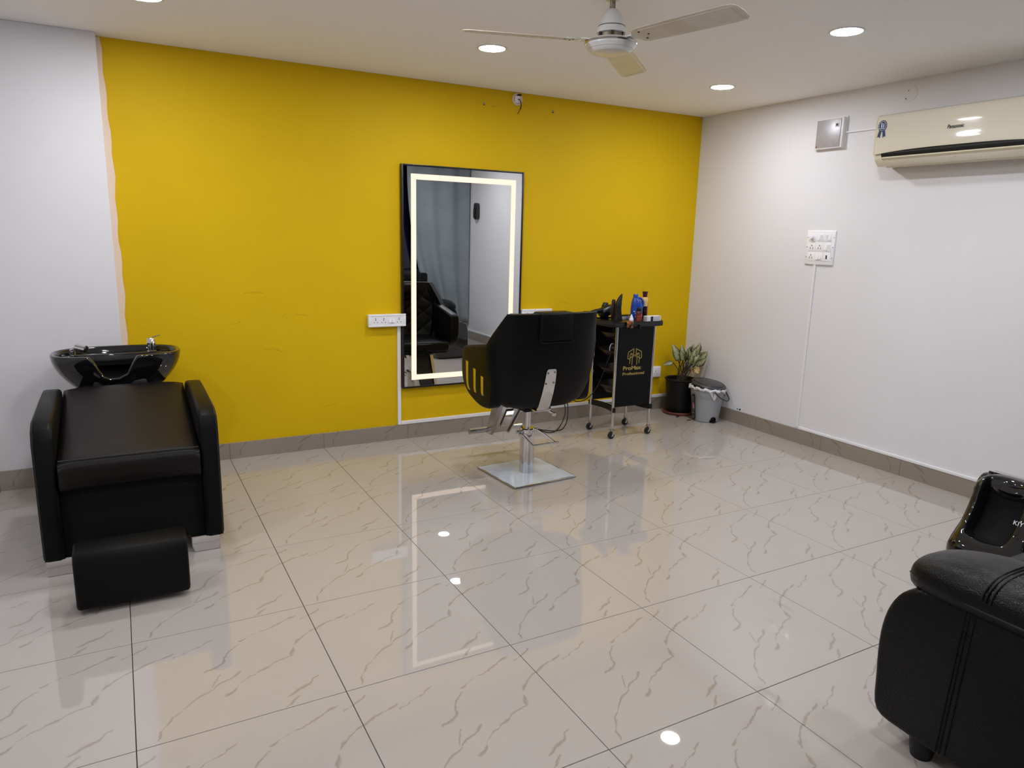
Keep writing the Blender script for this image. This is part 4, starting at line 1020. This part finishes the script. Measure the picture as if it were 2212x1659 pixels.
# side strip with letters
sa = toCam - R(52)
SM = Matrix.Rotation(sa + R(90), 4, 'Z') @ Matrix.Translation((0, -.1235, .125)) @ Matrix.Rotation(R(6.2), 4, 'X') @ TO_WALL_BACK
stp = obj('sticker_strip', xf(prism(rrect(-.017, .017, -.115, .105, .015), 'z', .0, .0015), SM), 'ink', dbn)
obj('sticker_marks', xf(join(*[box(-.010 + .004 * (k % 3), -.004 + .006 * (k % 2) + .004, -.100 + k * .0135, -.093 + k * .0135, .0015, .0022) for k in range(14) if k not in (6, 7, 8)]), SM), 'bin_grey', stp)
obj('sticker_badge', xf(box(-.009, .012, -.022, .022, .0015, .0023), SM), 'sticker_red', stp)
obj('badge_print', xf(join(box(-.002, .004, -.017, .017, .0023, .0027)), SM), 'white_print', stp)
ha = toCam + R(72)
hp = []
for k in range(21):
    q = -1 + 2 * k / 20; a = ha + q * R(48); r_ = .146 + .030 * (1 - q * q); hp.append((r_ * math.cos(a), r_ * math.sin(a), .262 - .075 * (1 - q * q)))
obj('handle', tube(hp, .006, 8), 'bin_lid', dbn)
obj('pedal', xf(box(.085, .125, -.022, .022, .008, .014, .003), Matrix.Rotation(na, 4, 'Z')), 'plastic_black', dbn)

# ================================================================== FOOT MASSAGER
fm = thing('foot_massager', 'glossy black foot and calf massager standing near the white wall', 'foot massager', (2.66, -2.985, 0))
fm_p = cat([(.030, 0, .012), (.002, 0, .045), (-.012, 0, .100), (-.004, 0, .150), (.030, 0, .190), (.075, 0, .235), (.110, 0, .290), (.130, 0, .335), (.142, 0, .382), (.160, 0, .418), (.200, 0, .442), (.260, 0, .444)], 5)
NP = len(fm_p); HWM = .255
def fm_s(u, v):
    k = v * (NP - 1); i = min(int(k), NP - 2); t = k - i; p = fm_p[i] * (1 - t) + fm_p[i + 1] * t
    tg = (fm_p[i + 1] - fm_p[i]).normalized(); nin = Vector((tg.z, 0, -tg.x))
    y = (u - .5) * 2 * HWM; e = abs(u - .5) * 2
    p = p + Vector((0, y, 0)) + nin * (.035 * e ** 10)
    # well depth
    c = abs(abs(y) - .122) / .092; wv = v
    lo = 1 / (1 + math.exp(-(wv - .40 - .02 * (c ** 2)) * 70)); hi = 1 / (1 + math.exp((wv - .905 + .03 * c ** 2) * 70)); sd = 1 / (1 + math.exp((c - .92) * 26))
    dd = lo * hi * sd
    return p + nin * (.095 * dd * (1 - .35 * min(1, c) ** 2)), dd
nu, nv = 90, 110
vv, dep = [], []
for j in range(nv + 1):
    for i in range(nu + 1):
        p, d = fm_s(i / nu, j / nv); vv.append(p); dep.append(d)
fa1, fb1 = [], {-1: [], 1: []}
for j in range(nv):
    for i in range(nu):
        q = [j * (nu + 1) + i, j * (nu + 1) + i + 1, (j + 1) * (nu + 1) + i + 1, (j + 1) * (nu + 1) + i]
        if sum(dep[k] for k in q) / 4 > .80: fb1[-1 if i < nu / 2 else 1].append(q)
        else: fa1.append(q)
def compact(v, f):
    mp = {}; nv_ = []
    for q in f:
        for k in q:
            if k not in mp: mp[k] = len(nv_); nv_.append(v[k])
    return nv_, [[mp[k] for k in q] for q in f]
bkp = [(.260, .480), (.330, .470), (.385, .430), (.400, .330), (.400, .05), (.385, .012), (.030, .012)]
edge_l = [(p.x, p.z) for p in fm_p] + bkp[1:-1]
side_v = []
shl = obj('shell', join(compact(vv, fa1)), 'gloss_black', fm, 60)
body_poly = [(p.x + (.032 if True else 0) * 1, p.z) for p in fm_p[6:-6]]
obj('rear_shell', join(prism([(.045, .014)] + [(min(p.x + .034, .30), p.z - .004) for p in fm_p[4:50]] + [(.255, .436), (.330, .432), (.384, .398), (.400, .32), (.402, .06), (.390, .014)], 'y', HWM - .030, HWM + .001, .010, 3),
    prism([(.045, .014)] + [(min(p.x + .034, .30), p.z - .004) for p in fm_p[4:50]] + [(.255, .436), (.330, .432), (.384, .398), (.400, .32), (.402, .06), (.390, .014)], 'y', -HWM - .001, -HWM + .030, .010, 3),
    prism([(.255, .443), (.330, .432), (.384, .398), (.400, .32), (.402, .06), (.390, .014), (.375, .014), (.38, .06), (.38, .31), (.366, .384), (.32, .415), (.255, .424)], 'y', -HWM + .01, HWM - .01, .004)), 'gloss_black', fm, 40)
for s in (-1, 1): obj('leg_well', compact(vv, fb1[s]), 'fabric_black', fm, 60)
obj('floor_pad', box(.04, .37, -.22, .22, 0, .016, .004), 'rubber', fm)
def prof_at(z):
    for a, b in zip(fm_p[:-1], fm_p[1:]):
        if a.z <= z <= b.z and a.z > .1: return a.x + (b.x - a.x) * (z - a.z) / (b.z - a.z)
zk = .292
obj('lettering', xf(textmesh('KIY', .027, .0, .0004), Matrix.Translation((prof_at(zk) - .004, .022, zk)) @ Matrix.Rotation(R(22), 4, 'Y') @ TO_WALL_RIGHT), 'white_print', fm, None)

# ================================================================== LEATHER RECLINER SOFA
sf = thing('leather_sofa', 'black leather recliner sofa with fat padded arms below the curtain', 'sofa', (0, 0, 0))
SX0, SX1 = 1.350, 3.190       # outer faces of the arms
side = smooth2([(-3.305, .085), (-3.288, .20), (-3.284, .33), (-3.302, .425), (-3.345, .490), (-3.42, .520), (-3.60, .525), (-3.95, .525), (-4.08, .48), (-4.10, .30), (-4.09, .075), (-3.80, .065), (-3.52, .062), (-3.40, .066)], 4)
def arm_pad(cx, sgn):
    rings = []
    yy = [-3.314, -3.322, -3.338, -3.372, -3.436, -3.540, -3.70, -3.86, -4.00, -4.06]
    ws = [.030, .070, .102, .126, .141, .146, .146, .144, .140, .10]; hs_ = [.016, .036, .051, .061, .067, .070, .068, .066, .062, .05]
    zc = [.530, .533, .538, .544, .550, .554, .554, .552, .548, .545]
    for y, w_, h_, z_ in zip(yy, ws, hs_, zc):
        r_ = []
        for k in range(28):
            x, z = sup(2 * PI * k / 28, w_, h_, 2.5); r_.append((cx + x, y, z_ + z + (.005 * math.sin(y * 23 + x * 12) + .004 * math.sin(y * 61 + x * 31)) * (1 if z > 0 else 0)))
        rings.append(r_)
    return loft(rings)
for cx, sgn, xa, xb in ((SX0 + .120, -1, SX0, SX0 + .23), (SX1 - .120, 1, SX1 - .23, SX1)):
    a = obj('arm', prism(side, 'x', xa, xb, .016, 3), 'leather_soft', sf, 40)
    pdm = obj('arm_pad', arm_pad(cx, sgn), 'leather_soft', sf, 70); mod_sub(pdm, 1)
    xs = xa if sgn < 0 else xb
    for dy in (-.010, .004, .014):
        obj('stitch_line', tube(cat([(xs + sgn * .0005, -3.525 + dy, .512), (xs + sgn * .0010, -3.515 + dy, .30), (xs + sgn * .0005, -3.505 + dy, .075)], 6), .0016, 5), 'fabric_black', a)
    seam = []
    for k in range(13):
        t = -PI * .92 + PI * .98 * k / 12 if False else 2 * PI * (.02 + .46 * k / 12); x, z = sup(t, .1475, .0700, 2.5); seam.append((cx + x, -3.575, .554 + z))
    for dy in (0, .012, .022): obj('stitch_line', tube([(p[0], p[1] + dy, p[2] - .001) for p in seam], .0022, 5), 'fabric_black', pdm)
    wl = []
    for k in range(9):
        y = (-3.335, -3.37, -3.45, -3.53, -3.62, -3.72, -3.82, -3.92, -4.0)[k]; ww_ = (.095, .122, .137, .144, .146, .146, .145, .143, .140)[k]; wl.append((cx + sgn * (ww_ - .004), y, .540))
    obj('welt', tube(cat(wl, 4), .0035, 6), 'piping', pdm)
    for y in (-3.43, -4.02):
        obj('leg', lathe([(.0, 0), (.028, 0), (.034, .03), (.038, .078), (.0, .078)], 20, (cx + sgn * .070, y, 0)), 'plastic_matte', sf)
mid = (SX0 + SX1) / 2
for k in range(2):
    x0 = SX0 + .235 + k * (mid - SX0 - .235); x1 = x0 + (mid - SX0 - .235) - .004
    c = obj('seat_cushion', box(x0, x1, -4.02, -3.345, .34, .520, .070, 5), 'leather_soft', sf, 70)
    obj('back_cushion', box(x0, x1, -4.13, -3.90, .52, .99, .085, 5), 'leather_soft', sf, 70)
obj('front_rail', box(SX0 + .22, SX1 - .22, -3.98, -3.315, .07, .37, .02, 3), 'leather_soft', sf)
obj('back_frame', box(SX0 + .10, SX1 - .10, -4.17, -4.06, .09, .93, .03, 3), 'leather_soft', sf)

# ================================================================== AIR FRESHENER (seen in the mirror)
af = thing('air_freshener', 'black pill-shaped air freshener on the white wall near the curtain', 'dispenser', (XW, -3.975, 1.752))
obj('case', onright(prism(rrect(-.046, .046, -.110, .110, .044, 8), 'z', 0, .060, .014, 3)), 'gloss_black', af)
obj('front_shield', onright(prism(rrect(-.036, .036, -.092, .050, .034, 8), 'z', .059, .066, .004)), 'plastic_black', af)
